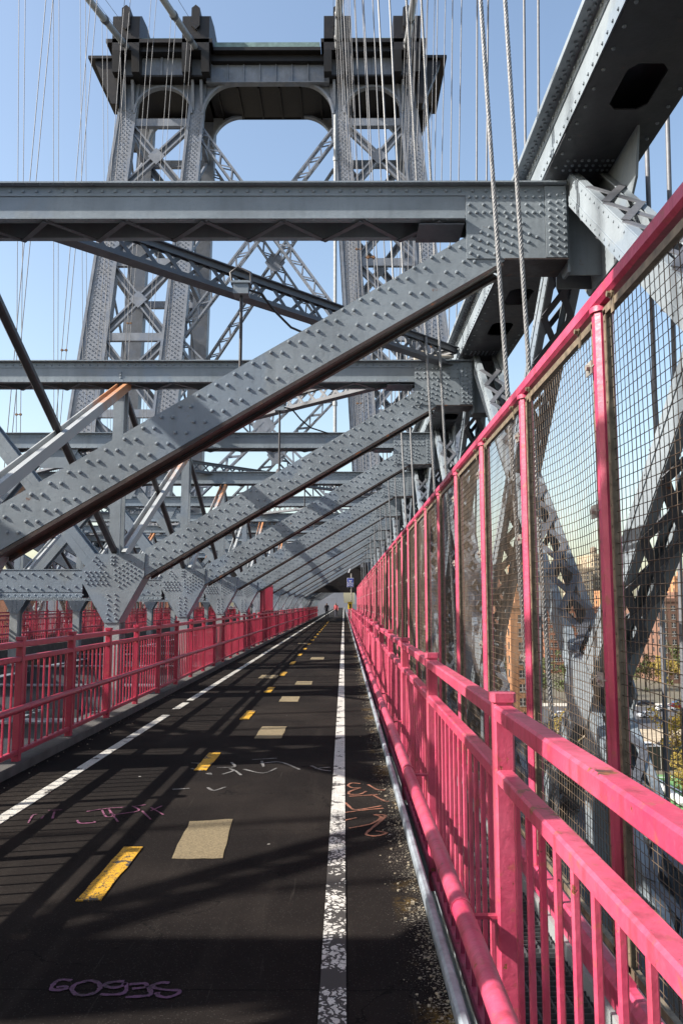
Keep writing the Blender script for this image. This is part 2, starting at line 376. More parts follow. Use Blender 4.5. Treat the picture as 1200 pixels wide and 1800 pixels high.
def strokes(name, lines, m, width, label, sx=1.0):
    mb = MB()
    for ln in lines:
        g = [gp(*p) for p in ln]
        # smooth polyline
        pts = []
        for a, b_ in zip(g, g[1:]):
            for q in range(4): pts.append((a[0] + (b_[0] - a[0]) * q / 4, a[1] + (b_[1] - a[1]) * q / 4))
        pts.append(g[-1])
        for _ in range(2):
            pts = [pts[0]] + [((pts[q-1][0] + 2 * pts[q][0] + pts[q+1][0]) / 4, (pts[q-1][1] + 2 * pts[q][1] + pts[q+1][1]) / 4) for q in range(1, len(pts) - 1)] + [pts[-1]]
        vs = []; 
        for q, p_ in enumerate(pts):
            a = pts[max(q-1, 0)]; b_ = pts[min(q+1, len(pts)-1)]; dx, dy = b_[0]-a[0], b_[1]-a[1]; l = math.hypot(dx, dy) or 1
            wv = width * (.75 + .5 * rnd.random()) / 2
            vs += [(p_[0] - dy / l * wv, p_[1] + dx / l * wv, .005), (p_[0] + dy / l * wv, p_[1] - dx / l * wv, .005)]
        mb.add(vs, [(2*q, 2*q+1, 2*q+3, 2*q+2) for q in range(len(pts) - 1)])
    return tag(part(mb, name, m), label, 'graffiti')
c5 = lambda *a: [(60 + x / 4.286, 1700 + y / 4.286) for x, y in a]
strokes('graffiti_tag', [c5((285,110),(230,100),(175,108),(135,150),(128,180),(200,182),(250,168),(240,150),(170,160)),
    c5((400,112),(310,135),(280,175),(310,215),(390,222),(470,200),(505,160),(490,125),(430,108),(395,112)),
    c5((680,115),(600,118),(530,135),(545,158),(610,165),(670,150),(690,118),(700,180),(670,210),(570,218),(500,212)),
    c5((720,138),(780,132),(845,128),(855,160),(740,172)), c5((855,150),(885,200),(870,222),(780,230),(690,235)),
    c5((1020,128),(960,122),(890,145),(900,165),(1000,182),(1110,182),(1080,215),(1000,240),(940,228),(915,205),(950,205))], CH_PURP, .02, 'faint purple chalk tag in the dark near corner of the path')
c6 = lambda *a: [(300 + x / 3, 1310 + y / 3) for x, y in a]
strokes('graffiti_tag', [c6((1000,205),(950,200),(930,215),(960,230),(1010,225),(940,245),(935,262),(1000,262),(1030,245)), c6((1040,210),(1090,240),(1130,238)), c6((940,272),(1060,265),(1090,262)), c6((1060,262),(1130,300),(1150,298)), c6((920,305),(960,345),(1010,340),(1110,322)), c6((915,358),(1010,345),(1120,335)), c6((910,400),(980,385)), c6((940,440),(1060,420),(1120,380),(1060,368),(1140,370),(1110,400),(1060,440),(1020,475),(1080,485),(1150,465),(1080,455))], CH_ORNG, .022, 'orange scrawled tag between white line and right kerb')
strokes('graffiti_tag', [c6((110,95),(170,98)), c6((110,125),(160,135)), c6((190,150),(215,158),(205,148)), c6((245,120),(350,118),(320,92)), c6((275,155),(340,135),(310,125)), c6((340,135),(372,160)), c6((385,128),(490,155),(560,122)), c6((480,85),(490,115)), c6((430,78),(560,70)), c6((470,98),(560,88),(600,95),(680,130)), c6((740,110),(790,132),(845,138)), c6((760,125),(840,118)), c6((195,225),(225,245),(290,222)), c6((10,235),(100,230))], CH_WHITE, .028, 'white scrawled tag across the middle of the path')
c7 = lambda *a: [(x / 4, 1380 + y / 4) for x, y in a]
strokes('graffiti_tag', [c7((340,182),(440,178)), c7((200,270),(230,215),(260,208)), c7((290,240),(310,220)), c7((370,240),(385,190)), c7((545,250),(555,275),(675,268),(660,258)), c7((610,190),(760,165),(900,158)), c7((715,170),(745,235),(820,215),(770,200)), c7((760,165),(830,262)), c7((930,150),(1000,185),(820,210)), c7((930,155),(1025,142)), c7((1000,185),(1060,245)), c7((1060,160),(1150,212)), c7((1060,185),(1140,150))], CH_PINK, .016, 'pink scrawled tag by the left white line')

# ------------------------------------------------------------------ kerbs, gratings
mb = MB(); mb.box(-3.42, X0 - .002, -14, YTOP, -.2, .085); struct(mb, 'left_kerb', CONC)
mb = MB(); mb.cbar((.465, -14, .018), (.465, YTOP, .018), .045, .075, .012); mb.box(.446, .456, -14, YTOP, -.25, -.02); struct(mb, 'right_kerb', KERBM, smooth=20)
mb = MB(); mb.box(2*XC-.44+.002-.3, 2*XC-.442, -14, YTOP, -.2, .05); mb.box(2*XC-X0, 2*XC-X0+.24, -14, YTOP, -.2, .10); struct(mb, 'opposite_kerb', CONC)
grating = thing('walkway_grating', 'dark open steel grating strip between pink railing and tall fence', 'grating', (.86, 0, -.1))
mb = MB()
for x in np.linspace(.68, 1.08, 6): mb.box(x - .004, x + .004, -3, 76, -.14, -.10)
for q in range(400): mb.box(.66, 1.10, -3 + q * .05, -2.994 + q * .05, -.125, -.103)
part(mb, 'grating_bars', DECKM, grating, kind='stuff')
mb = MB(); mb.box(.70, .78, -3, 76, -.35, -.145); mb.box(1.1, 1.2, -3, 76, -.35, -.03); part(mb, 'stringer', PALE, grating)

mb = MB()
for i in range(900):
    y = 2.2 + rnd.random() ** 2 * 26; x = (.44 - abs(rnd.gauss(0, .07))) if rnd.random() < .8 else (X0 + abs(rnd.gauss(0, .10)) + .01)
    a = rnd.uniform(0, 6.28); r = rnd.uniform(.003, .010) * (1.6 if rnd.random() < .08 else 1); h = r * rnd.uniform(.5, 1.0)
    pt = [(x + r * math.cos(a + q) * rnd.uniform(.6, 1.2), y + r * math.sin(a + q) * rnd.uniform(.6, 1.2)) for q in (0, 1.3, 2.6, 3.9, 5.1)]
    mb.prism(pt, .0005, h, 'xy')
tag(part(mb, 'kerb_debris', simple('grit_crumbs', (.22, .19, .14), .95, .5, 40), kind='stuff'), 'pale crumbs of grit and dry leaf along the kerbs', 'debris')

# ------------------------------------------------------------------ railings
def railing(name, label, X, side, ys, zt, zm, ztube, xtube, zb, pm, bal_n, y_a, y_b, group='pink path railings', cap=True):
    """side: +1 the railing stands to the right of its path"""
    root = thing(name, label, 'railing', (X, ys[0], 0), group)
    def rail(nm, z, wd, ht, x=X):
        mb = MB(); n = max(2, int((y_b - y_a) / 20))
        mb.cbar((x, y_a, z), (x, y_b, z), wd, ht, .008); return part(mb, nm, pm, root, smooth=20)
    rail('top_rail', zt - .03, .07, .06); rail('mid_rail', zm - .027, .065, .054); rail('bottom_rail', zb, .055, .05)
    mb = MB(); mb.tube([(xtube, y, ztube + .004 * math.sin(y * .9)) for y in np.arange(y_a, y_b, 2.44)] , .036, 12); tb = part(mb, 'handrail_tube', pm, root, smooth=50)
    mb = MB(); mb.cbar((0, 0, -.02 if zb > 0 else zb - .1), (0, 0, zt + .012), .075, .075, .008, (0, 1, 0)); pme = mb.mesh('post', pm, 20)
    mb = MB(); mb.cbar((0, 0, zt + .012), (0, 0, zt + .045), .092, .092, .012, (0, 1, 0)); cme = mb.mesh('post_cap', pm, 20)
    mb = MB(); mb.bar((0, 0, ztube - .03), (xtube - X, 0, ztube - .03), .03, .012); mb.tube([((xtube-X), -.02, ztube), ((xtube-X), .02, ztube)], .0395, 12); bme = mb.mesh('tube_bracket', pm)
    for y in ys:
        link('post', pme, root, (X, y, 0)); link('post_cap', cme, root, (X, y, 0)); link('tube_bracket', bme, root, (X, y, 0))
    S = ys[1] - ys[0]
    by = []
    y = y_a + .06
    while y < y_b:
        if min(abs(y - q) for q in ys) > .055: by.append(y)
        y += 2.44 / 14 if side > 0 else 1.525 / 9
    by.sort(key=lambda q: (q < -1, abs(q)))
    mb = MB(); mb.cbar((0, 0, zb), (0, 0, zm - .03), (.021), .021, .004, (0, 1, 0)); bm_ = mb.mesh('baluster', pm)
    for y in by[:bal_n]: link('baluster', bm_, root, (X, y, 0))
    mb = MB()
    for y in by[bal_n:]: mb.bar((X, y, zb), (X, y, zm - .03), .021, .021, (0, 1, 0))
    if mb.v: part(mb, 'distant_balusters', pm, root, kind='stuff')
    return root
YE = 100.
rr = railing('path_railing', 'near pink railing with fat handrail tube along the right kerb', .60, 1, [3.09 + 2.44 * i for i in range(-2, 40)], 1.27, 1.035, .535, .43, -.13, PINK, 298, -1.9, YE)
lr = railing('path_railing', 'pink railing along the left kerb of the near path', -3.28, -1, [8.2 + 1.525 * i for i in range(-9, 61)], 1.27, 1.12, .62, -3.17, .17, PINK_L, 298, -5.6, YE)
for X, nm in ((mx(-3.28), 'pink railing of the opposite path beyond the bare central gap'), (mx(.60), 'farthest pink railing on the outer edge of the opposite path')):
    railing('path_railing', nm, X, 1, [8.2 + 1.525 * i for i in range(-4, 61)], 1.27, 1.12, .62, X + (.1 if X > -12 else .15), .1, PINK_L, 0, 2, YE)

# ------------------------------------------------------------------ tall mesh fence
F = 1.17; BAY = 1.525; FY0 = 3.49
def wiremesh(bulge, seed):
    mb = MB(); rn = random.Random(seed); za, zb_ = .20, 2.915; ya, yb = .085, BAY - .085; c = .0455; r = .0019
    def off(y, z):
        u = (y - ya) / (yb - ya); v_ = (z - za) / (zb_ - za)
        return bulge * math.sin(math.pi * u) * math.sin(math.pi * v_) + .004 * math.sin(9 * v_ + seed)
    for z in np.arange(za + c / 2, zb_, c):
        ys = np.linspace(ya, yb, 8); sag = -.012 * abs(bulge) * 20
        mb.tube([(off(y, z), y, z + sag * math.sin(math.pi * (y - ya) / (yb - ya))) for y in ys], r, 4, False)
    for y in np.arange(ya + c / 2, yb, c):
        zs = np.linspace(za, zb_, 9); sw = rn.uniform(-.004, .004)
        mb.tube([(off(y, z) + .003, y + sw * math.sin(math.pi * (z - za) / (zb_ - za)), z) for z in zs], r, 4, False)
    return mb.mesh('wire_mesh', WIRE)
wmeshes = [wiremesh(b_, s_) for b_, s_ in ((.006, 1), (.05, 2), (-.02, 3), (.015, 4), (-.006, 5))]
def fence(name, label, FX, s, y_first, n):
    root = thing(name, label, 'fence', (FX, y_first, 0), 'tall pink mesh fences')
    ya, yb = y_first - BAY * .3, y_first + BAY * n
    mb = MB(); mb.cbar((FX, ya, 3.02), (FX, yb, 3.02), .087, .08, .016); part(mb, 'top_rail', PINK_F, root, smooth=30)
    mb = MB(); mb.cbar((FX, ya, .02), (FX, yb, .02), .10, .15, .03); part(mb, 'bottom_rail', PINK_F, root, smooth=30)
    mb = MB(); mb.cbar((0, 0, .09), (0, 0, 2.985), .082, .082, .02, (0, 1, 0)); mb.tube([(0, 0, 2.955), (0, 0, 2.98)], .056, 12); pme = mb.mesh('post', PINK_F, 35)
    mb = MB()
    for y in (.075, BAY - .075): mb.bar((0, y, .17), (0, y, 2.94), .034, .012, (0, 1, 0)); mb.bar((-.018 * s, y + (.012 if y < .5 else -.012), .17), (-.018 * s, y + (.012 if y < .5 else -.012), 2.94), .005, .03, (0, 1, 0))
    for z in (.18, 2.935): mb.bar((0, .07, z), (0, BAY - .07, z), .034, .012); mb.bar((-.018 * s, .07, z), (-.018 * s, BAY - .07, z), .005, .034)
    for z in np.arange(.25, 2.9, .0455 * 2):
        for y in (.088, BAY - .088): mb.tube([(-.024 * s, y, z), (-.016 * s, y, z)], .006, 5)
    fme = mb.mesh('mesh_frame', FRAMEM)
    mb = MB(); mb.bar((-.02 * s, 0, -.06), (-.02 * s, 0, .055), .035, .005, (1, 0, 0)); mb.tube([(-.045 * s, 0, .02), (-.02 * s, 0, .02)], .013, 6); mb.tube([(-.03 * s, 0, .02), (-.022 * s, 0, .02)], .02, 10); tbr = mb.mesh('top_bracket', FRAMEM)
    mb = MB(); mb.bar((0, -.07, 0), (0, .012, 0), .006, .06, (0, 0, 1)); mb.bar((0, -.07, 0), (.045 * s, -.07, 0), .05, .006); mb.tube([(-.02 * s, -.045, 0), (.0, -.045, 0)], .014, 6); sbr = mb.mesh('side_bracket', GALV)
    for i in range(n + 1):
        y = y_first + BAY * i
        link('post', pme, root, (FX, y, 0))
        if i < n:
            fo = link('mesh_frame', fme, root, (FX, y, 0))
            link('wire_mesh', wmeshes[{3: 1, 2: 0, 4: 3}.get(i, (i * 7 + 2) % 5)], fo, (FX, y, 0), 'stuff')
            for q in (.28, BAY - .2): link('top_bracket', tbr, fo, (FX, y + q, 2.95))
            for z in (.45, 1.32, 2.06, 2.72): link('side_bracket', sbr, fo, (FX - .045 * s, y + .10, z))
    return root
fence('mesh_fence', 'tall pink fence with rusty wire mesh on the right of the path', F, 1, FY0 - BAY * 3, 46)
fence('mesh_fence', 'tall pink mesh fence on the far side of the opposite path', mx(F), -1, FY0 - BAY * 1, 46)
# tall pink cage of bars on the left railing further along
cage = thing('barred_gate', 'tall pink barred gate panel standing on the left railing far ahead', 'gate', (-3.3, 34, 0))
mb = MB()
for y in (32.5, 35.0, 37.5): mb.box(-3.39, -3.31, y - .04, y + .04, .1, 2.5)
part(mb, 'gate_post', PINK_L, cage)
mb = MB()
for z in (1.3, 2.42): mb.box(-3.38, -3.32, 32.5, 37.5, z, z + .06)
part(mb, 'gate_rail', PINK_L, cage)
mb = MB()
for y in np.arange(32.6, 37.5, .1): mb.box(-3.36, -3.34, y - .012, y + .012, .2, 2.42)
part(mb, 'gate_bars', PINK_L, cage, kind='stuff')

# ------------------------------------------------------------------ riveted cross frames
BR = Vector((4.9, 0, 2.90)).normalized()           # direction of the knee brace, up to the right
BP = Vector((-BR.z, 0, BR.x))
def inpoly(p, poly):
    x, y = p; c = False; n = len(poly)
    for i in range(n):
        (x1, y1), (x2, y2) = poly[i], poly[(i + 1) % n]
        if (y1 > y) != (y2 > y) and x < (x2 - x1) * (y - y1) / (y2 - y1) + x1: c = not c
    return c
LG = [(-4.40, 2.52), (-3.49, 2.52), (-3.49, 2.14), (-3.93, 1.32), (-4.17, 1.32), (-4.58, 2.03), (-4.58, 2.24)]
def frame(near):
    root = thing('cross_frame', 'x', 'bridge frame', (XC, yk(1), 0), 'riveted cross frames over the path')
    O = (0, yk(1), 0)
    # ---- top beam
    XA, XB = mx(2.31), 2.31
    mb = MB()
    for y in (0, .35):
        mb.box(XA, XB, y, y + .014, 5.60, 5.99)
        s = -1 if y == 0 else 1; f = y if y == 0 else y + .014
        a, b_ = sorted((f, f + s * .011)); mb.box(XA + .02, XB - .02, a, b_, 5.885, 5.988); mb.box(mx(1.262), 1.262, a, b_, 5.602, 5.672)
        a, b_ = sorted((f + s * .0115, f + s * .075)); mb.box(mx(1.262), 1.262, a, b_, 5.603, 5.616)
    mb.box(XA, XB, -.085, .45, 5.991, 6.008)
    beam = part(mb, 'top_beam', STEEL, root, O)
    mb = MB()
    for x in np.arange(XA + .1, XB - .05, .138):
        mb.dome((x, -.011, 5.935), (0, -1, 0)); 
        if mx(1.2) < x < 1.2: mb.dome((x + .06, -.011, 5.638), (0, -1, 0), .016, .012)
        (mb.dome((x, -.05, 5.602), (0, 0, -1), .016, .012) if mx(1.2) < x < 1.2 else None)
        mb.dome((x + .05, -.06, 5.991), (0, 0, -1), .015, .011)
    for z in (5.70, 5.75, 5.80): mb.dome((-4.02, 0, z), (0, -1, 0)); mb.dome((mx(-4.02), 0, z), (0, -1, 0))
    part(mb, 'beam_rivets', STEEL, beam, O, 'stuff', 40)
    # ---- lacing under the beam
    pit = .82
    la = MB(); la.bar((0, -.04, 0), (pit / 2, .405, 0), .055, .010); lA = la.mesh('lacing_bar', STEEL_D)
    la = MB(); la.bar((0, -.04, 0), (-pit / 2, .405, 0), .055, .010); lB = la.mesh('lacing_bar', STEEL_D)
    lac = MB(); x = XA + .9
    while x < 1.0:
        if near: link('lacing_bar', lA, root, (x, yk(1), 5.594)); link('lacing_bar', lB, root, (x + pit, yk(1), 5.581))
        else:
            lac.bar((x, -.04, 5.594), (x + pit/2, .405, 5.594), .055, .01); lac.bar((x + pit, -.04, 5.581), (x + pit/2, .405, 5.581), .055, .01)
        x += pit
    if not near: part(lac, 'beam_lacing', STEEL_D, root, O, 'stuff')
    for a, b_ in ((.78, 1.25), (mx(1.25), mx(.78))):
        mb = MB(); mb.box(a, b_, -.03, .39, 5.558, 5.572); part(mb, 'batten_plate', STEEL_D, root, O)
    # ---- both sides
    for side in (0, 1):
        m_ = (lambda x: x) if side == 0 else mx
        def pp(pl): q = [(m_(x), z) for x, z in pl]; return q if side == 0 else q[::-1]
        # upper gusset with end plate
        mb = MB(); mb.prism(pp([(1.27, 5.19), (2.085, 5.19), (2.085, 5.885), (1.27, 5.885)]), -.026, -.0125)
        mb.prism(pp([(2.09, 5.20), (2.31, 5.20), (2.31, 5.975), (2.09, 5.975)]), -.034, -.0125)
        mb.prism(pp([(1.3, 5.20), (2.30, 5.20), (2.30, 5.599), (1.3, 5.599)]), .0, .012); mb.prism(pp([(1.3, 5.20), (2.30, 5.20), (2.30, 5.599), (1.3, 5.599)]), .35, .362)
        gu = part(mb, 'upper_gusset', STEEL, root, O)
        mb = MB(); mb.prism(pp([(1.66, 5.170), (2.31, 5.170), (2.31, 5.1845), (1.66, 5.1845)]), -.05, .40); part(mb, 'bottom_plate', UNDER, gu, O)
        rv = MB(); Yr = -.026; D = lambda x, z, y=Yr, r=.019: rv.dome((m_(x), y, z), (0, -1, 0), r)
        for i in range(11): D(1.305 + .074 * i, 5.86 - .0)
        for i in range(6): D(1.305 + .148 * i, 5.775)
        for i in range(11): D(1.305 + .074 * i, 5.69)
        base = Vector((1.31, 0, 5.25))
        gpoly = [(1.29, 5.21), (2.05, 5.21), (2.05, 5.40), (1.75, 5.66), (1.62, 5.64), (1.29, 5.46)]
        for i in range(-3, 9):
            for j in range(-3, 5):
                c = base + BR * (.105 * i + (.05 if j % 2 else 0)) + BP * (.068 * j)
                if inpoly((c.x, c.z), gpoly): D(c.x, c.z)
        for i in range(9): D(2.135, 5.25 + .078 * i, -.034); D(2.215, 5.25 + .078 * i, -.034, .017)
        for i in range(10): D(2.285, 5.24 + .072 * i, -.034, .016)
        part(rv, 'gusset_rivets', STEEL, gu, O, 'stuff', 40)
        # brace
        pl = [(1.66, 5.172), (1.62, 5.62), (1.28, 5.44), (-3.49, 2.60), (-3.49, 2.14)]
        def shrink(q): return q
        mb = MB(); mb.prism(pp([(1.66, 5.172), (1.62, 5.42), (1.28, 5.44), (-3.485, 2.60), (-3.485, 2.13)]), -.012, -.0005)
        mb.prism(pp([(1.60, 5.18), (1.60, 5.59), (-3.60, 2.50), (-3.60, 2.12)]), .002, .38)
        mb.prism(pp([(1.66, 5.172), (1.28, 5.44), (-3.485, 2.60), (-3.485, 2.13)]), .382, .394)
        A = Vector((1.60, 0, 5.10)); B = Vector((-3.46, 0, 2.085))
        fl = MB(); fl.prism(pp([(A.x, A.z + .06), (A.x, A.z + .067), (B.x, B.z + .052), (B.x, B.z + .045)]), .051, .329)
        for y0_, y1_ in ((-.03, .05), (.33, .41)):
            q = [(A.x, A.z), (A.x + .05, A.z + .02), (A.x + .03, A.z + .05), (B.x, B.z + .045), (B.x, B.z)]
            fl.prism(pp(q), y0_, y1_)
        br_ = part(mb, 'knee_brace', STEEL, root, O); part(fl, 'bottom_flange', UNDER, br_, O)
        rv = MB(); L = (Vector((1.2, 0, 5.25)) - Vector((-3.47, 0, 2.36))).length; st = Vector((-3.47, 0, 2.365)); dr = (Vector((1.35, 0, 5.32)) - st).normalized(); dp = Vector((-dr.z, 0, dr.x)); n = int(L / .215)
        for i in range(n + 1):
            for q, (al, pe) in enumerate(((.06, .135), (.155, .075), (.10, -.075), (.195, -.135))):
                c = st + dr * (al + .215 * i) + dp * pe
                if inpoly((c.x, c.z), gpoly) or (c.x > 1.26 and c.z > 5.19): continue
                rv.dome((m_(c.x), -.012, c.z), (0, -1, 0))
        part(rv, 'brace_rivets', STEEL, br_, O, 'stuff', 40)
        # lower gusset
        mb = MB(); mb.prism(pp(LG), -.028, -.0135); mb.prism(pp(LG), .385, .40)
        mb.prism(pp([(-3.485, 2.13), (-3.925, 1.315), (-3.945, 1.325), (-3.515, 2.135)]), -.028 + .012, .41)
        lg = part(mb, 'lower_gusset', STEEL, root, O)
        rv = MB(); Yr = -.028; D = lambda x, z: rv.dome((m_(x), Yr, z), (0, -1, 0), .0185)
        for r_ in range(4):
            for c_ in range(5): D(-4.52 + .086 * c_ + (.043 if r_ % 2 else 0), 2.20 - .068 * r_)
        for r_ in range(5):
            for c_ in range(6):
                c = Vector((-4.0, 0, 2.07)) + BR * (.078 * c_ + (.039 if r_ % 2 else 0)) + BP * (.074 * (r_ - 2)) 
                if inpoly((c.x, c.z), [(-4.03, 1.9), (-3.53, 2.1), (-3.53, 2.47), (-4.03, 2.47)]): D(c.x, c.z)
        for i in range(6): D(-4.12 + (.02 if i % 2 else 0), 1.80 - .083 * i); D(-3.99 + (.02 if i % 2 else 0), 1.81 - .083 * i)
        for i in range(3): D(-4.35 + .06 * i, 2.46 - .065 * i); D(-4.39 + .06 * i, 2.40 - .06 * i); D(-4.07, 2.47 - .065 * i); D(-4.02, 2.47 - .065 * i)
        part(rv, 'gusset_rivets', STEEL, lg, O, 'stuff', 40)
        # column down to the floor, hanger up to the beam, inner diagonal
        mb = MB(); mb.box(*sorted((m_(-4.165), m_(-3.905))), -.012, .0, -5.6, 1.335); mb.box(*sorted((m_(-4.165), m_(-3.905))), .36, .372, -5.6, 1.335)
        mb.box(*sorted((m_(-4.10), m_(-3.97))), .0005, .3595, -5.6, 1.6)
        part(mb, 'column', PALE, root, O)
        mb = MB()
        for y in (0.03, .29): mb.box(*sorted((m_(-4.145), m_(-3.955))), y, y + .05, 2.50, 5.602)
        part(mb, 'hanger', STEEL, root, O)
        mb = MB()
        for dx in (-.085, .085):
            for y in (.02, .30):
                a = Vector((m_(-4.42) + dx, y + .03, 2.36)); b_ = Vector((m_(-7.05) + dx, y + .03, 5.60)); mb.bar(a, b_, .06, .13, (0, -1, 0) if False else (0, 0, 1))
        a = Vector((m_(-4.42), .2, 2.36)); b_ = Vector((m_(-7.05), .2, 5.60)); mb.bar(a, b_, .20, .02)
        part(mb, 'inner_diagonal', STEEL, root, O)
    # ---- strut between the lower gussets
    mb = MB(); a, b_ = mx(-4.57), -4.57
    mb.box(a, b_, 0, .014, 1.76, 2.235); mb.box(a, b_, .35, .364, 1.76, 2.235)
    mb.box(a, b_, -.012, -.0005, 1.765, 1.835); mb.box(a, b_, -.012, -.0005, 1.85, 2.23); mb.box(a, b_, -.09, .45, 1.745, 1.759); mb.box(a, b_, -.02, .384, 2.236, 2.25)
    st_ = part(mb, 'strut', STEEL, root, O)
    rv = MB()
    i = 0
    for x in np.arange(a + .1, b_, .12):
        rv.dome((x, -.012, 2.17 if i % 2 else 2.12), (0, -1, 0)); rv.dome((x + .04, -.012, 1.95 if i % 2 else 1.90), (0, -1, 0)); rv.dome((x, -.05, 1.759), (0, 0, 1), .016); rv.dome((x + .06, -.012, 1.80), (0, -1, 0), .016); i += 1
    part(rv, 'strut_rivets', STEEL, st_, O, 'stuff', 40)
    # ---- apex plate in the middle and floor beam under the paths
    mb = MB(); mb.prism([(XC - .6, 5.58), (XC + .6, 5.58), (XC + .35, 5.1), (XC - .35, 5.1)], -.004, .012); part(mb, 'apex_plate', STEEL, root, O)
    mb = MB(); mb.box(mx(1.9), 1.9, .02, .34, -.95, -.40); mb.box(mx(1.95), 1.95, -.06, .42, -.40, -.365); mb.box(mx(2.1), 2.1, .02, .34, -5.9, -5.2); part(mb, 'floor_beam', STEEL_D, root, O)
    return root
FR_N = frame(True); FR_F = frame(False)
desc = {1: 'nearest cross frame in view, its beam crossing in front of the tower top', 2: 'second cross frame in view, gusset on the pale post by the left railing'}
for k in range(0, 20):
    if k in (12,): continue
    near = 0 <= k <= 4
    if k == 1: f = FR_N
    elif k == 5: f = FR_F
    else: f = copy_tree(FR_N if near else FR_F)
    f.location = (XC, yk(k), 0)
    f['label'] = desc.get(k, f'{ORD[k-1]} riveted cross frame over the path, counted from the nearest' if 1 <= k <= 11 else 'riveted cross frame over the path behind the camera' if k < 1 else f'{ORD[k-13]} small riveted cross frame beyond the tower')

# stringers and lower deck between and under the paths
mb = MB()
for x in (-3.0, -1.4, .2, mx(-3.0), mx(-1.4), mx(.2)): mb.box(x - .09, x + .09, -14, YTOP, -.38, -.162)
o = part(mb, 'path_stringers', STEEL_D); o['kind'] = 'structure'
girds = []
for i, (x, lab) in enumerate(((-4.45, 'long grey girder below the left railing of the near path'), (mx(-4.45), 'long grey girder below the inner railing of the opposite path'))):
    g = thing('side_girder', lab, 'girder', (x, 0, -2)); mb = MB(); mb.box(x - .02, x + .02, -14, YTOP, -1.5, -.55); part(mb, 'web', STEEL_D, g)
    mb = MB(); mb.box(x - .15, x + .15, -14, YTOP, -.549, -.52); mb.box(x - .15, x + .15, -14, YTOP, -1.53, -1.501); part(mb, 'flange', STEEL, g)
mb = MB(); mb.box(mx(1.9), 1.9, -14, YTOP, -5.2, -5.05); struct(mb, 'track_deck', DECKM)
tr = thing('railway_track', 'dark rail tracks on ties down in the gap between the paths', 'railway', (XC, 0, -5))
mb = MB()
for x in (-5.0, -6.45, -8.35, -9.8): mb.box(x - .035, x + .035, -10, YTOP, -4.88, -4.74)
part(mb, 'rail', GALV, tr)
mb = MB()
for y in np.arange(-6, 90, .6):
    mb.box(-6.95, -4.5, y, y + .25, -5.04, -4.89); mb.box(-10.3, -7.85, y, y + .25, -5.04, -4.89)
part(mb, 'ties', WOOD, tr, kind='stuff')
mb = MB(); mb.box(3.1, 9.3, -14, YTOP, -5.5, -5.3); struct(mb, 'outer_roadway', simple('road_asphalt', (.06, .06, .06), .9, .2, 4))
mb = MB(); mb.box(9.0, 9.3, -14, YTOP, -5.29, -4.45); mb.box(3.1, 3.4, -14, YTOP, -5.29, -4.6); o = part(mb, 'roadway_barrier', PALE); tag(o, 'pale steel barriers along the lower outer roadway', 'barrier')

# ------------------------------------------------------------------ inner sway trusses in the planes of the columns
for side, lab in ((0, 'row of dark and pale slanted bars above the left railing posts'), (1, 'row of slanted bars above the inner railing of the opposite path')):
    m_ = (lambda x: x) if side == 0 else mx
    X = m_(-4.05); root = thing('sway_truss', lab, 'truss', (X, yk(1), 2.5))
    mb = MB(); mb.cbar((0, 0, 5.62), (0, P, 2.50), .105, .105, .02); dk = mb.mesh('tie_bar', RODM, 30)
    mb = MB(); mb.bar((.13, P, 5.62), (.13, 0, 2.50), .075, .15, (0, 0, 1)); mb.bar((-.02, P, 5.62), (-.02, 0, 2.50), .02, .15); lt = mb.mesh('pale_diagonal', RUSTD)
    for k in range(-2, 19):
        link('tie_bar', dk, root, (X, yk(k) + .2, 0)); link('pale_diagonal', lt, root, (X, yk(k) + .2, 0))

# ------------------------------------------------------------------ main side trusses
def diag_mesh(toward):
    """members fall from the top node either toward the camera (-y) or away"""
    s = -1 if toward else 1
    a = Vector((0, 0, 6.15)); b_ = Vector((0, s * 2 * P, -4.6)); d = (b_ - a).normalized(); n = Vector((0, -d.z, d.y)) * (1 if d.y > 0 else -1)
    if n.z < 0: n = -n
    wd = .30; mb = MB()
    for x0, x1, web in ((2.347, 2.43, 2.347), (2.64, 2.723, 2.713)):
        mb.bar(a + Vector((web + .005, 0, 0)), b_ + Vector((web + .005, 0, 0)), .012, wd, n)
        for q in (-1, 1):
            c = n * (q * (wd / 2 - .006)); xm = (x0 + x1) / 2
            mb.bar(a + c + Vector((xm, 0, 0)), b_ + c + Vector((xm, 0, 0)), x1 - x0 - .004, .014, n)
            c = n * (q * (wd / 2 - .05)); mb.bar(a + c + Vector((web + (-.006 if x0 < 2.5 else .016), 0, 0)), b_ + c + Vector((web + (-.006 if x0 < 2.5 else .016), 0, 0)), .010, .085, n)
    me = mb.mesh('diagonal', STEEL)
    L = (b_ - a).length; bars = []; rv = MB(); step = .62; i = 0
    for q in (-1, 1):
        y = .9
        while y < L - .8:
            for flip in (0, 1):
                p0 = a + d * (y + (step if flip else 0)) + n * (q * (wd / 2 + .004 + .011 * flip)); p1 = a + d * (y + (0 if flip else step)) + n * (q * (wd / 2 + .004 + .011 * flip))
                bars.append((p0 + Vector((2.37, 0, 0)), p1 + Vector((2.70, 0, 0)), n))
            y += step
    t = .5
    while t < L - .5:
        for q in (-1, 1):
            c = a + d * t + n * (q * (wd / 2 - .05)); rv.dome((2.335, c.y, c.z), (-1, 0, 0), .014, .011)
        t += .16 if t < 2.2 else .45
    lm = MB()
    for p0, p1, nn in bars: lm.bar(p0, p1, .075, .010, nn)
    lm_n = {}
    return me, bars, lm.mesh('lattice', STEEL_D), rv.mesh('diagonal_rivets', STEEL, 40)
DG = {True: diag_mesh(True), False: diag_mesh(False)}
def barmesh(p0, p1, nn):
    mb = MB(); mb.bar(Vector((0, 0, 0)), p1 - p0, .075, .010, nn); return mb.mesh('lattice_bar', STEEL_D)
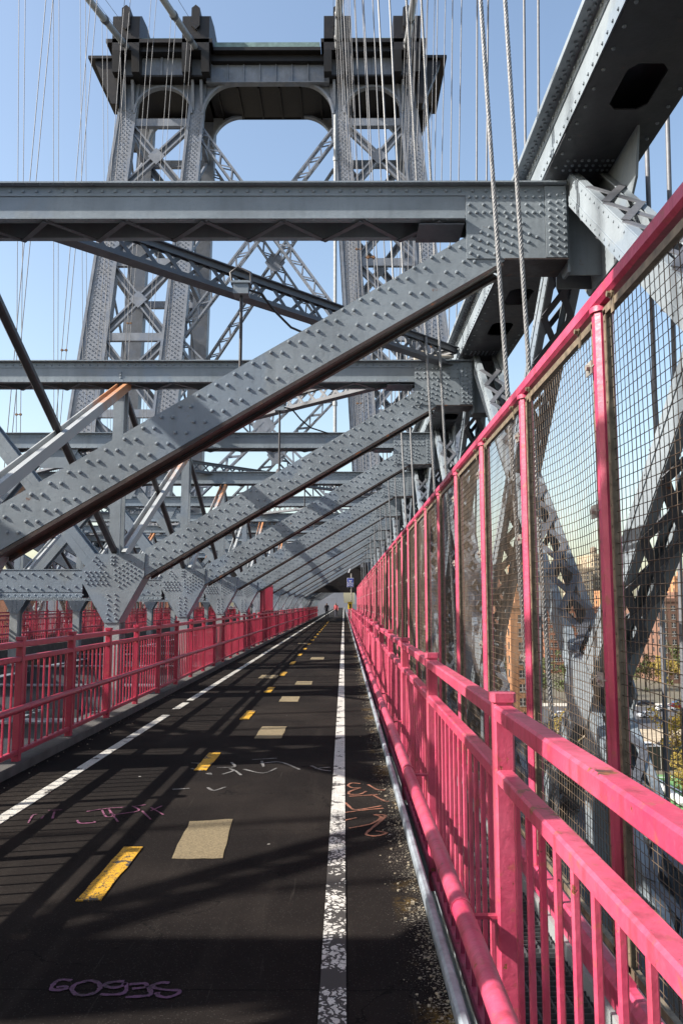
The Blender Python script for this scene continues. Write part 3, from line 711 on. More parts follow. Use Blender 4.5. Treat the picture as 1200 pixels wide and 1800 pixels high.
def chord_cell():
    mb = MB(); x0, x1 = 2.1, 2.97
    mb.box(2.1, 2.115, 0, P, 6.09, 6.50); mb.box(2.955, 2.97, 0, P, 6.09, 6.50)
    mb.box(2.086, 2.0995, 0, P, 6.39, 6.505); mb.box(2.086, 2.0995, 0, P, 6.092, 6.185); mb.box(2.9705, 2.984, 0, P, 6.39, 6.505); mb.box(2.9705, 2.984, 0, P, 6.092, 6.185)
    mb.box(1.945, 3.125, 0, P, 6.507, 6.545)
    mb.box(1.945, 1.965, 0, P, 6.49, 6.506)
    web = mb.mesh('top_chord', STEEL)
    mb = MB()
    mb.box(x0, x1, 0, .998, 6.074, 6.088); mb.box(x0, x1, 5.102, P, 6.074, 6.088)
    for ya, yb in ((1.0, 2.365), (2.365, 3.735), (3.735, 5.1)):
        cl = yb - ya; cx, cy = (x0 + x1) / 2, (ya + yb) / 2; a, a2, b_, b2 = .17, .10, .31, .23
        hole = [(-a, -b2), (-a2, -b_), (a2, -b_), (a, -b2), (a, b2), (a2, b_), (-a2, b_), (-a, b2)]
        W, Lh = (x1 - x0) / 2, cl / 2
        outr = [(-W, -b2), (-a2, -Lh), (a2, -Lh), (W, -b2), (W, b2), (a2, Lh), (-a2, Lh), (-W, b2)]
        cor = [(-W, -Lh), (W, -Lh), (W, Lh), (-W, Lh)]
        for z in (6.074, 6.088):
            v = [(cx + x, cy + y, z) for x, y in hole + outr + cor]
            f = [(0, 8, 16, 9, 1), (1, 9, 10, 2), (2, 10, 17, 11, 3), (3, 11, 12, 4), (4, 12, 18, 13, 5), (5, 13, 14, 6), (6, 14, 19, 15, 7), (7, 15, 8, 0)]
            mb.add(v, f)
        v = [(cx + x, cy + y, z) for z in (6.074, 6.088) for x, y in hole]; mb.add(v, [(q, (q+1) % 8, 8+(q+1) % 8, 8+q) for q in range(8)])
    plate = mb.mesh('perforated_plate', SOOT_SHADE)
    rv = MB()
    for i, y in enumerate(np.arange(.05, P, .125)):
        rv.dome((2.086, y, 6.45 if i % 2 else 6.42), (-1, 0, 0), .017); rv.dome((2.086, y + .03, 6.14), (-1, 0, 0), .017); rv.dome((2.02, y, 6.506), (0, 0, -1), .017); rv.dome((2.045, y + .06, 6.506), (0, 0, -1), .017)
        if i % 2: rv.dome((2.16, y, 6.074), (0, 0, -1), .018); rv.dome((2.9, y, 6.074), (0, 0, -1), .018)
    for i in range(6):
        for j in range(3): rv.dome((2.25 + .07 * i, P - .55 + .09 * j, 6.074), (0, 0, -1), .018); rv.dome((2.6 + .05 * i, P - .55 + .09 * j, 6.074), (0, 0, -1), .018)
    return web, plate, rv.mesh('chord_rivets', STEEL, 40)
CH = chord_cell()
def node_mesh():
    mb = MB()
    poly = [(-1.15, 6.07), (1.15, 6.07), (1.05, 5.62), (.45, 5.05), (-.45, 5.05), (-1.05, 5.62)]
    mb.prism(poly, 2.726, 2.75, 'yz'); mb.prism([(-.19, 6.07), (.62, 6.07), (.5, 5.7), (.0, 5.06), (-.19, 5.06)], 2.318, 2.344, 'yz')
    mb.box(2.345, 2.725, -.02, .0, 5.1, 6.06); mb.box(2.345, 2.725, .35, .37, 5.1, 6.06)
    me = mb.mesh('node_plate', STEEL)
    mb = MB(); poly = [(-.5, .8), (-.25, 1.1), (.25, 1.1), (.5, .8), (.25, .45), (-.25, .45)]
    for a, b_ in ((2.322, 2.34), (2.73, 2.748)): mb.prism(poly, a, b_, 'yz')
    rv = MB()
    return me, mb.mesh('crossing_plate', STEEL)
ND = node_mesh()
mb = MB(); mb.box(2.1, 2.12, 0, P, -5.1, -4.3); mb.box(2.95, 2.97, 0, P, -5.1, -4.3); mb.box(2.05, 3.02, 0, P, -4.299, -4.27); mb.box(2.05, 3.02, 0, P, -5.13, -5.101); BCH = mb.mesh('bottom_chord', STEEL)
mb = MB()
for x in (2.40, 2.64): mb.box(x, x + .03, -.12, .12, -4.3, .3)
mb.box(2.43, 2.64, -.01, .01, -4.3, .3); HGR = mb.mesh('lower_post', STEEL)
for side, lab in ((0, 'great riveted side truss on the right, pale chord overhead and lattice diagonals'), (1, 'far riveted side truss beyond the opposite path')):
    root = thing('side_truss', lab, 'truss', (2.535 if side == 0 else mx(2.535), yk(1) + .2, 0), 'side trusses of the bridge')
    def put(nm, me, y, kind=None, par=None):
        o = link(nm, me, None, (0, y, 0), kind)
        if side: o.scale = (-1, 1, 1)
        o.location = Vector((0 if side == 0 else 2 * XC, y, 0)) - worldpos(root)
        o.parent = root
        if par is not None:
            o.parent = par; o.location = (0, 0, 0); o.scale = (1, 1, 1)
        return o
    for k in range(-3, 19):
        y = yk(k) + .2
        c = put('top_chord', CH[0], y); put('perforated_plate', CH[1], y, None, c); put('chord_rivets', CH[2], y, 'stuff', c)
        put('bottom_chord', BCH, y); put('lower_post', HGR, y)
        put('node_plate', ND[0], y); put('crossing_plate', ND[1], y)
        for tw in (True, False):
            if (tw and k > 17) or (not tw and k > 16): continue
            d_ = put('diagonal', DG[tw][0], y)
            put('diagonal_rivets', DG[tw][3], y, 'stuff', d_)
            if side == 0 and ((tw and k in (1, 2)) or (not tw and k in (0, 1))):
                if not DG[tw][0].get('bm'): pass
                for p0, p1, nn in DG[tw][1]:
                    key = (tw, round((p1 - p0).y, 2), round((p1 - p0).z, 2), round((p1-p0).x, 2))
                    if key not in WORLD: WORLD[key] = barmesh(p0, p1, nn)
                    lo = bpy.data.objects.new('lattice_bar', WORLD[key]); COL.objects.link(lo); lo.parent = d_; lo.location = p0
            else: put('lattice', DG[tw][2], y, 'stuff', d_)

# ------------------------------------------------------------------ lateral lattice bracing between the frames, just above the beams
def lateral(k0, k1, rev, lab):
    xa, xb = (2.05, mx(2.05)) if not rev else (mx(2.05), 2.05)
    a = Vector((xa, yk(k0) + .2, 0)); b_ = Vector((xb, yk(k1) + .2, 0))
    root = thing('lattice_brace', lab, 'lattice brace', (a + b_) / 2 + Vector((0, 0, 5.9)), 'flat lattice braces over the path')
    for z in (6.30, 5.93):
        mb = MB(); up = (0, 0, 1)
        mb.bar(a + Vector((0, 0, z)), b_ + Vector((0, 0, z)), .20, .014); d = (b_ - a).normalized(); n = Vector((-d.y, d.x, 0))
        zz = z - .045 if z > 6 else z + .045
        for q in (-.04, .04): mb.bar(a + n * q + Vector((0, 0, zz)), b_ + n * q + Vector((0, 0, zz)), .012, .08)
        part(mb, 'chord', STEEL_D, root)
    L = (b_ - a).length; d = (b_ - a).normalized(); n = Vector((-d.y, d.x, 0)); mb = MB(); st = .36; y = .4
    unit = {}
    if 'la' not in WORLD: pass
    for i in range(int((L - .8) / st)):
        for f in (0, 1):
            p0 = a + d * (y + st * i) + n * (.012 * (f * 2 - 1)) + Vector((0, 0, 5.94 if f else 6.29)); p1 = a + d * (y + st * (i + 1)) + n * (.012 * (f * 2 - 1)) + Vector((0, 0, 6.29 if f else 5.94))
            if k0 <= 2:
                if f not in unit:
                    u = MB(); u.bar(Vector((0, 0, 0)), p1 - p0, .055, .01, n); unit[f] = u.mesh('lattice_bar', STEEL_D)
                link('lattice_bar', unit[f], root, p0)
            else: mb.bar(p0, p1, .055, .01, n)
    if mb.v: part(mb, 'lattice', STEEL_D, root, kind='stuff')
    return root
lateral(2, -1, False, 'nearest shaded lattice brace slanting behind the nearest cross beam to the right gusset')
lateral(2, 5, False, 'sunlit lattice brace slanting left behind the second cross beam')
lateral(-1, 2, False, 'lattice brace overhead behind the camera crossing to the left')
for q, k in enumerate((5, 8, 11)):
    lateral(k, k - 3, False, f'{ORD[q+1]} lattice brace slanting to the right truss, farther along')
    lateral(k, k + 3, False, f'{ORD[q+1]} lattice brace slanting left away from the right truss, farther along')

# ------------------------------------------------------------------ tower
TY = 73.0
def tin(z): return 6.9 + (51 - z) * .072
def tout(z): return 13.6 + (51 - z) * .10
def twd(z): return 1.28 + (51 - z) * .024
def tyf(z): return TY - (51 - z) * .02
def tyr(z): return TY + 6.5 + (51 - z) * .22
tower = thing('bridge_tower', 'tall steel bridge tower with arched top and cross braced legs', 'bridge tower', (XC, TY + 3, GZ))
def tp(off, y, z): return Vector((XC + off, y, z))
for s in (-1, 1):
    for fn in (tin, tout):
        for yf, rear in ((tyf, 0), (tyr, 1)):
            mb = MB(); z0, z1 = -24.0, 52.4
            zs = [z0, 0, 15, 30, 42, 50, z1]
            ring = []
            for z in zs:
                c = s * fn(z); w2 = twd(z) / 2 * (1.2 if fn is tout else 1.0); y = yf(z); dd = twd(z) * .75
                ring += [tp(c - w2, y, z), tp(c + w2, y, z), tp(c + w2, y + dd, z), tp(c - w2, y + dd, z)]
            mb.add(ring, [(i*4+j, i*4+(j+1) % 4, (i+1)*4+(j+1) % 4, (i+1)*4+j) for i in range(len(zs)-1) for j in range(4)] + [(3,2,1,0), tuple(range(len(ring)-4, len(ring)))])
            col_ = part(mb, 'tower_column', TOWER, tower)
            if not rear:
                mb = MB()
                for e in (-1, 1):
                    ring = []
                    for z in zs:
                        c = s * fn(z) + e * twd(z) / 2 * (1.2 if fn is tout else 1.0); y = yf(z)
                        ring += [tp(c - .13, y - .10, z), tp(c + .13, y - .10, z), tp(c + .13, y - .01, z), tp(c - .13, y - .01, z)]
                    mb.add(ring, [(i*4+j, i*4+(j+1) % 4, (i+1)*4+(j+1) % 4, (i+1)*4+j) for i in range(len(zs)-1) for j in range(4)])
                part(mb, 'edge_angle', TOWER, col_)
                rv = MB()
                for z in np.arange(3, 50, .42):
                    w2 = twd(z) / 2
                    for u in (-.62, -.32, 0, .32, .62): rv.dome(tp(s * fn(z) + u * w2, yf(z), z + (.2 if abs(u) == .32 else 0)), (0, -1, 0), .075, .06)
                part(rv, 'column_rivets', TOWER, col_, kind='stuff', smooth=40)
LEV = [48.4, 41.3, 34.0, 26.6, 19.2, 11.8, 4.4]
for s in (-1, 1):
    for yf, dy in ((tyf, .25), (tyr, .5)):
        for i, z in enumerate(LEV):
            mb = MB(); y = yf(z) + dy
            mb.bar(tp(s * tin(z), y, z), tp(s * tout(z), y, z), .5, .75); part(mb, 'leg_strut', TOWER, tower)
            if i + 1 < len(LEV):
                zl = LEV[i + 1] + .5; zh = z - .5
                a0, a1 = tp(s * (tin(zh) + twd(zh) * .5), yf(zh) + dy, zh), tp(s * (tout(zl) - twd(zl) * .5), yf(zl) + dy, zl)
                b0, b1 = tp(s * (tout(zh) - twd(zh) * .5), yf(zh) + dy + .02, zh), tp(s * (tin(zl) + twd(zl) * .5), yf(zl) + dy + .02, zl)
                for p_, q_ in ((a0, a1), (b0, b1)):
                    mb = MB()
                    dd = (q_ - p_).normalized(); nn = Vector((-dd.z, 0, dd.x))
                    for e in (-.28, .28): mb.bar(p_ + nn * e, q_ + nn * e, .45, .16, nn)
                    mb.bar(p_ + Vector((0, .1, 0)), q_ + Vector((0, .1, 0)), .05, .5, nn)
                    part(mb, 'leg_brace', TOWER, tower)
                mid = (a0 + a1 + b0 + b1) / 4; mb = MB(); mb.prism([(mid.x - .85, mid.z), (mid.x, mid.z - .85), (mid.x + .85, mid.z), (mid.x, mid.z + .85)], mid.y - .27, mid.y - .245); part(mb, 'crossing_plate', TOWER, tower)
    # side bracing between front and rear columns
    for fn in (tin, tout):
        mb = MB()
        for i in range(len(LEV) - 1):
            zh, zl = LEV[i], LEV[i + 1]
            for za, zb_ in ((zh, zl), (zl, zh)):
                mb.bar(tp(s * fn(za), tyf(za) + .8, za), tp(s * fn(zb_), tyr(zb_), zb_), .18, .3)
            mb.bar(tp(s * fn(zh), tyf(zh) + .8, zh), tp(s * fn(zh), tyr(zh), zh), .4, .5)
        part(mb, 'side_bracing', TOWER, tower)
def lattice_beam(p0, p1, wd, dep, st, nm, m):
    mb = MB(); d = (p1 - p0).normalized(); n = Vector((-d.z, 0, d.x)); L = (p1 - p0).length
    for e in (-1, 1):
        for f in (-1, 1): mb.bar(p0 + n * (e * wd / 2) + Vector((0, f * dep / 2, 0)), p1 + n * (e * wd / 2) + Vector((0, f * dep / 2, 0)), .14, .16, n)
    k = int(L / st)
    for i in range(k):
        for f in (-1, 1):
            e = 1 if i % 2 else -1
            mb.bar(p0 + d * (i * st) + n * (e * wd / 2) + Vector((0, f * dep / 2, 0)), p0 + d * ((i + 1) * st) - n * (e * wd / 2) + Vector((0, f * dep / 2, 0)), .06, .12, n)
        e = 1 if i % 2 else -1
        for q in (-1, 1): mb.bar(p0 + d * (i * st) + n * (q * wd / 2) + Vector((0, e * dep / 2, 0)), p0 + d * ((i + 1) * st) + n * (q * wd / 2) - Vector((0, e * dep / 2, 0)), .10, .06, n)
    return part(mb, nm, m, tower)
for za, zb_ in ((47.6, 27.0), (26.2, 8.6)):
    for yf, dy in ((tyf, .5), (tyr, .4)):
        for s in (-1, 1):
            lattice_beam(tp(s * (tin(za) - .5), yf(za) + dy, za), tp(-s * (tin(zb_) - .7), yf(zb_) + dy, zb_), .85, .55, 1.0, 'lattice_cross_brace', TOWER)
        zm = (za * tin(zb_) + zb_ * tin(za)) / (tin(za) + tin(zb_)); mb = MB(); y = yf(zm) + dy - .3
        mb.prism([(XC - 1.1, zm), (XC - .4, zm - 1.0), (XC + .4, zm - 1.0), (XC + 1.1, zm), (XC + .4, zm + 1.0), (XC - .4, zm + 1.0)], y - .03, y); part(mb, 'crossing_plate', TOWER, tower)
# arches in the legs, rounded corners of the middle opening
def arch(xc, half, zs, ztop, y0_, y1_, nm, m, ea=1.0, quarter=None):
    mb = MB(); n = 20
    t0, t1 = (0, math.pi) if quarter is None else quarter
    for i in range(n):
        a, b_ = t0 + (t1 - t0) * i / n, t0 + (t1 - t0) * (i + 1) / n
        p_ = [(xc + half * math.cos(a), zs + half * ea * math.sin(a)), (xc + half * math.cos(b_), zs + half * ea * math.sin(b_))]
        mb.prism([p_[0], (p_[0][0], ztop), (p_[1][0], ztop), p_[1]], y0_, y1_)
        mb.prism([p_[0], (xc + half * 1.07 * math.cos(a), zs + half * 1.07 * ea * math.sin(a)), (xc + half * 1.07 * math.cos(b_), zs + half * 1.07 * ea * math.sin(b_)), p_[1]], y0_ - .35, y0_ - .002)
    return part(mb, nm, m, tower)
for s in (-1, 1):
    c = XC + s * 10.25; hf = 2.72
    for yy in (TY + .15, TY + 5.5): arch(c, hf, 49.3, 52.45, yy, yy + .2, 'leg_arch', TOWER)
    cx = XC + s * (6.25 - 3.0)
    q = (0, math.pi / 2) if s > 0 else (math.pi / 2, math.pi)
    for yy in (TY + .15, TY + 5.5): arch(cx, 3.0, 49.2, 52.4, yy, yy + .2, 'corner_arch', TOWER, 1.05, q)
    # small flared brackets on the column heads
    for fn in (6.9, 13.6):
        for e in (-.42, .42):
            mb = MB(); x = XC + s * fn + e
            mb.prism([(TY - .75, 52.4), (TY - .1, 49.6), (TY, 49.6), (TY, 52.4)], x - .13, x + .13, 'yz'); part(mb, 'head_bracket', TOWER, tower)
    # dark flared end bracket
    mb = MB(); e0 = XC + s * 14.5
    pl = [(e0, 49.8), (e0, 54.3), (e0 + s * 2.3, 54.3), (e0 + s * 2.3, 54.0), (e0 + s * .6, 49.8)]
    mb.prism(pl, TY - .9, TY + .2); mb.prism(pl, TY + 6.4, TY + 7.6); mb.prism([(e0, 53.2), (e0, 54.29), (e0 + s * 2.0, 54.29), (e0 + s * 2.0, 54.0)], TY + .21, TY + 6.39)
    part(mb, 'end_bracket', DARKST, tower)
# entablature
mb = MB(); mb.box(XC - 6.0, XC + 6.0, TY - .35, TY - .2, 52.3, 54.2); mb.box(XC - 6.0, XC + 6.0, TY - .6, TY + .1, 52.21, 52.3)
for i in range(8): mb.box(XC - 5.5 + i * 1.57 - .05, XC - 5.5 + i * 1.57 + .05, TY - .5, TY - .351, 52.31, 54.19)
part(mb, 'fascia', TOWER, tower)
for s in (-1, 1):
    mb = MB(); a, b_ = sorted((XC + s * 6.01, XC + s * 14.6)); mb.box(a, b_, TY - .8, TY - .6, 52.65, 54.6)
    for x in (a + .15, (a + b_) / 2, b_ - .15): mb.box(x - .1, x + .1, TY - .95, TY - .801, 52.66, 54.59)
    part(mb, 'leg_fascia', TOWER, tower)
mb = MB()
for s in (-1, 1):
    a, b_ = sorted((XC + s * 6.02, XC + s * 14.61)); mb.box(a, b_, TY - 1.1, TY + 7.6, 52.46, 52.64); mb.box(a - .3, b_ + .3, TY - 1.7, TY + 8.2, 54.62, 55.2); mb.box(a - .8, b_ + .8, TY - 2.2, TY + 8.6, 55.21, 55.6)
mb.box(XC - 5.7, XC + 5.7, TY - .9, TY + 7.6, 54.22, 54.9); mb.box(XC - 5.2, XC + 5.2, TY - 1.5, TY + 8.0, 54.91, 55.25)
for s in (-1, 1): a, b_ = sorted((XC + s * 14.9, XC + s * 17.4)); mb.box(a, b_, TY - 1.2, TY + 7.8, 54.32, 54.6)
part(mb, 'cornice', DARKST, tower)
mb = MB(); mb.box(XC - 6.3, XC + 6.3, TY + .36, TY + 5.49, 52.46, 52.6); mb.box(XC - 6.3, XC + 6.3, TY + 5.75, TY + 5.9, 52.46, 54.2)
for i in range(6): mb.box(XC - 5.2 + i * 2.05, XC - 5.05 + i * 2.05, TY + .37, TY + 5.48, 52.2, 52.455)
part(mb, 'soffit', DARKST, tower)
mb = MB(); mb.box(XC - 5.1, XC + 5.1, TY - 1.4, TY + 7.8, 55.27, 55.8)
for s in (-1, 1): a, b_ = sorted((XC + s * 8, XC + s * 12.6)); mb.box(a, b_, TY - 1.6, TY + 7.8, 55.62, 56.1)
part(mb, 'roof_deck', simple('copper_green_deck', (.13, .20, .20), .6, .3, 2), tower)
for s in (-1, 1):
    for off in (6.8, 13.5):
        x = XC + s * off; root = tower
        mb = MB(); wd = 1.3
        prof = [(TY - 2.2, 54.4), (TY - 2.2, 57.9), (TY - 1.5, 58.5), (TY + .5, 58.9), (TY + 3, 58.5), (TY + 6, 57.2), (TY + 8, 55.8), (TY + 8, 54.7)]
        mb.prism(prof, x - wd, x + wd, 'yz')
        mb.prism([(x - .4, 56.8), (x, 56.4), (x + .4, 56.8), (x + .4, 58.6), (x, 58.95), (x - .4, 58.6)], TY - 2.45, TY - .5)
        for e in (-1, 1):
            a, b_ = sorted((x + e * .55, x + e * 1.3)); mb.prism([(TY - 2.2, 54.39), (TY - 1.9, 52.4), (TY - .96, 52.4), (TY - .96, 54.39)], a, b_, 'yz')
        sh = part(mb, 'saddle_housing', DARKST, root)
        mb = MB()
        for e in (-1, 1):
            for yy in (1.2, 3.0): mb.box(*sorted((x + e * 1.302, x + e * 1.35)), TY + yy, TY + yy + 1.2, 56.0, 57.4)
        part(mb, 'side_hatch', simple('hatch_paint', (.12, .12, .13), .5, .2, 3), sh)
# portal over the deck at the tower foot
mb = MB(); mb.box(XC - 9.6, XC + 9.6, TY - 1.2, TY - .9, 3.3, 4.9); mb.box(XC - 9.6, XC + 9.6, TY - 1.2, TY - .9, 8.4, 9.6)
for s in (-1, 1):
    for i in range(9):
        x = XC - 9.4 + i * 2.1; mb.bar((x, TY - 1.05, 4.9 if s > 0 else 8.4), (x + 2.1, TY - 1.05, 8.4 if s > 0 else 4.9), .2, .35, (0, 1, 0))
mb.box(XC - 9.6, XC + 9.6, TY + 8, TY + 8.3, 2.75, 9.0)
part(mb, 'portal_beam', DARKST, tower)
for cx, q in ((-3.9 + 1.6, (math.pi / 2, math.pi)), (1.25 - 1.6, (0, math.pi / 2))): arch(cx, 1.6, 1.75, 3.35, TY - 1.15, TY - .95, 'portal_knee', DARKST, .98, q)
mb = MB(); mb.tube([(XC + 6.6, TY - 1.0, 5), (XC + 6.6, TY - 1.0, 48.5)], .16, 8)
for z in (12, 20, 28, 36, 44): mb.tube([(XC + 6.6, TY - 1.0, z - .2), (XC + 6.6, TY - 1.0, z + .2)], .22, 8)
part(mb, 'riser_pipe', CABLE, tower, smooth=40)

# ------------------------------------------------------------------ main cables and suspenders
def cz(y): return 3.9 + 51.8 * ((y + 171) / 244.0) ** 2
def cxo(y, inner): 
    t = max(0, min(1.2, (TY - y) / 70.0))
    return 6.8 + 1.25 * t if inner else 13.5 - 2.35 * t
CABN = {(1, True): 'right inner', (1, False): 'right outer', (-1, True): 'left inner', (-1, False): 'left outer'}
for s in (-1, 1):
    for inner in (True, False):
        nm = CABN[(s, inner)]
        root = thing('main_cable', f'thick grey main cable, the {nm} one, rising to the tower top', 'cable', (XC + s * cxo(TY, inner), TY, 56.6), 'main suspension cables')
        ys = list(np.arange(-25, 74, 3.0)) + [74.0]
        mb = MB(); mb.tube([(XC + s * cxo(y, inner), y, cz(y)) for y in ys], .29, 14); part(mb, 'cable_core', CABLE, root, smooth=60)
        for k in range(-3, 12):
            y = yk(k) + (-.5 if inner else .5)
            if y > 70: continue
            x = XC + s * cxo(y, inner); z = cz(y); sl = 2 * 52.8 * (y + 171) / 244.0 ** 2; d = Vector((0, 1, sl)).normalized(); c = Vector((x, y, z))
            mb = MB(); mb.tube([c - d * .3, c - d * .25, c + d * .25, c + d * .3], [.3, .36, .36, .3], 14); part(mb, 'cable_band', STEEL_D, root, smooth=40)
            # suspender pair
            xl = XC + s * (9.38 if inner else 10.72); near = (s > 0 and inner and k in (1, 2))
            zl = -4.4
            if k < 0: continue
            lab = f'{ORD[k-1]} suspender rope pair from the camera on the {nm} main cable' if k >= 1 else f'suspender rope pair on the {nm} main cable beside the camera'
            if near: lab = 'thick twisted rope pair passing just before the %s right gusset' % ORD[k-1]
            sr = thing('suspender_pair', lab, 'suspender', (xl, y, zl), 'suspender ropes')
            for e in (-.08, .08):
                top = Vector((x + e * 2.6, y, z - .1)); bot = Vector((xl + e, y, zl))
                mid = Vector((XC + s * (9.11 if inner else 10.72) + e - (s * .037 * 6 if inner else -s * .02 * 6), y, 6.0)) if False else None
                mb = MB()
                if near:
                    L = (top - bot).length; dd = (top - bot) / L; n_ = 14; pitch = .26; stp = .035; u = dd.orthogonal().normalized(); v_ = dd.cross(u)
                    m_ = int(min(L, 24) / stp); vs = []
                    for i in range(m_ + 1):
                        ph = 2 * math.pi * i * stp / pitch
                        for j in range(18):
                            a = 2 * math.pi * j / 18; r = .0205 + .0035 * (1 if j % 3 == 1 else -.9 if j % 3 == 0 else .6)
                            vs.append(bot + dd * (i * stp) + (u * math.cos(a + ph / 1.0) + v_ * math.sin(a + ph / 1.0)) * r)
                    mb.add(vs, [(i*18+j, i*18+(j+1) % 18, (i+1)*18+(j+1) % 18, (i+1)*18+j) for i in range(m_) for j in range(18)])
                    if L > 24: mb.tube([bot + dd * 24, top], .028, 8)
                    part(mb, 'rope', ROPE, sr, smooth=70)
                else:
                    mb.tube([bot, top], .026 if k < 4 else .021, 6, False); part(mb, 'rope', ROPE if (s > 0 and inner and k < 4) else ROPE_FAR, sr, smooth=70)
            mb = MB()
            zc = [12.5, 22.0, 9.0, 16.0][(k * 3 + (0 if inner else 1) + (2 if s < 0 else 0)) % 4]
            t = (zc - zl) / (z - zl); xm = xl + (x - xl) * t
            mb.tube([(xm - .2, y, zc), (xm + .2, y, zc)], .03, 6); mb.box(xm - .17, xm - .07, y - .05, y + .05, zc - .06, zc + .06); mb.box(xm + .07, xm + .17, y - .05, y + .05, zc - .06, zc + .06)
            if z > zc + 2 and k % 2: part(mb, 'spacer_clamp', simple('rusty_clamp', (.16, .08, .035), .7, .3, 8) if 'clamp' not in bpy.data.materials else bpy.data.materials['clamp'], sr)
        # hand ropes above the cable
        for e in (-.45, .45):
            mb = MB(); mb.tube([(XC + s * cxo(y, inner) + e, y, cz(y) + 1.25) for y in ys], .02, 5, False); part(mb, 'hand_rope', ROPE_FAR, root)

# ------------------------------------------------------------------ lamps hanging over the path
for i, y in enumerate((10.2, 16.6, 27.5, 36.5)):
    xl = -1.36; zb_ = 5.92
    root = thing('pendant_lamp', f'{ORD[i]} bell lamp on a thin rod hanging over the path', 'lamp', (xl, y, zb_), 'hanging path lamps')
    mb = MB(); mb.box(xl - .10, xl + .10, y - .09, y + .09, zb_ - .20, zb_ - .02); mb.box(xl - .13, xl + .13, y - .11, y + .11, zb_ - .06, zb_ - .035); part(mb, 'junction_box', STEEL, root)
    mb = MB(); mb.tube([(xl - .12, y, zb_ - .05), (xl - .15, y, zb_ + .12), (xl - .05, y, zb_ + .2), (xl + .12, y, zb_ + .12), (xl + .13, y, zb_ - .05)], .018, 8); part(mb, 'clamp_loop', RODM, root, smooth=50)
    zl = 4.36
    mb = MB(); mb.tube([(xl, y, zb_ - .19), (xl, y, zl)], .022, 8); part(mb, 'rod', RODM, root, smooth=50)
    mb = MB(); mb.lathe([(.03, .12), (.06, .10), (.08, .02), (.19, -.08), (.20, -.10), (.17, -.09), (.06, .0)], (xl, y, zl)); part(mb, 'lamp_shade', RODM, root, smooth=50)
    mb = MB(); mb.lathe([(.07, -.02), (.08, -.10), (.05, -.17), (.0, -.19)], (xl, y, zl)); part(mb, 'lamp_glass', simple('frosted_glass', (.6, .6, .55), .3, .05, 3, 0, 0), root, smooth=60)
    if i < 2:
        mb = MB(); mb.tube([(xl + .1, y, zb_ - .12), (xl + .25, y + .1, zb_ - .13), (xl + .42, y + .3, zb_ - .3), (xl + .62, y + .6, zb_ - .42), (xl + 1.0, y + 1.0, zb_ - .46)], .017, 7); part(mb, 'power_cord', BLACK, root, smooth=50)
eb = thing('electrical_box', 'beige electrical box on top of the second cross beam', 'electrical box', (1.4, yk(2) + .1, 6.01))
mb = MB(); mb.box(1.28, 1.52, yk(2) - .02, yk(2) + .22, 6.012, 6.20); part(mb, 'box_body', simple('beige_enclosure', (.40, .35, .28), .6, .25, 9), eb)
mb = MB(); mb.tube([(1.4, yk(2) - .03, 6.16), (1.46, yk(2) - .04, 6.1), (1.36, yk(2) - .04, 6.05), (1.38, yk(2) - .02, 6.0)], .012, 6); part(mb, 'cable_lead', BLACK, eb)
mb = MB(); mb.tube([(1.5, yk(2) + .1, 6.13), (2.0, yk(2) + .1, 6.12)], .03, 8); part(mb, 'conduit', GALV, eb)

# ------------------------------------------------------------------ call sign, yellow box, people, deck end
sg = thing('call_sign', 'blue emergency call sign on a grey pole by the right railing', 'sign', (.52, 60, 0))
mb = MB(); mb.tube([(.56, 60, .0), (.56, 60, 3.9)], .05, 8); part(mb, 'pole', GALV, sg, smooth=50)
BLUE = simple('sign_blue', (.01, .05, .42), .4, .1, 4, 0, 0); SWHITE = simple('sign_white', (.75, .76, .8), .5, .05, 4, 0, 0)
mb = MB(); mb.box(.24, .74, 59.93, 59.945, 2.88, 3.56); part(mb, 'sign_border', SWHITE, sg)
mb = MB(); mb.box(.265, .715, 59.915, 59.929, 2.905, 3.535); part(mb, 'sign_panel', BLUE, sg)
def text(s_, x, z, size):
    c = bpy.data.curves.new('lettering', 'FONT'); c.body = s_; c.size = size; c.align_x = 'CENTER'; c.extrude = .002; c.offset = .006; c.materials.append(SWHITE)
    t_ = bpy.data.objects.new('lettering', c); COL.objects.link(t_); dg = bpy.context.evaluated_depsgraph_get(); me = bpy.data.meshes.new_from_object(t_.evaluated_get(dg)); bpy.data.objects.remove(t_)
    o = bpy.data.objects.new('lettering', me); COL.objects.link(o); o.parent = sg; o.rotation_euler = (math.pi / 2, 0, 0); o.location = Vector((x, 59.909, z)) - worldpos(sg)
text('CALL', .49, 3.14, .19); text('BOX', .49, 2.95, .19)
mb = MB(); mb.prism([(.36, 3.36), (.42, 3.30), (.56, 3.30), (.62, 3.36), (.62, 3.43), (.55, 3.43), (.53, 3.37), (.45, 3.37), (.43, 3.43), (.36, 3.43)], 59.905, 59.914); part(mb, 'handset_symbol', SWHITE, sg)
mb = MB(); mb.prism([(.30, 3.95), (.40, 3.95), (.52, 4.25), (.42, 4.25)], 59.93, 59.95); part(mb, 'tilted_plate', SWHITE, sg)
yb_ = thing('call_box', 'small yellow call box on the pole above the right railing', 'call box', (.47, 59.8, 1.3))
mb = MB(); mb.box(.30, .62, 59.65, 59.9, 1.25, 1.75); part(mb, 'housing', simple('yellow_enclosure', (.75, .52, .02), .4, .1, 4, 0, 0), yb_)
mb = MB(); mb.box(.40, .53, 59.63, 59.649, 1.3, 1.65); part(mb, 'door_panel', BLACK, yb_); mb = MB(); mb.box(.28, .64, 59.62, 59.92, 1.751, 1.78); part(mb, 'lid', simple('yellow_lid', (.7, .5, .03), .4, .1, 4, 0, 0), yb_)

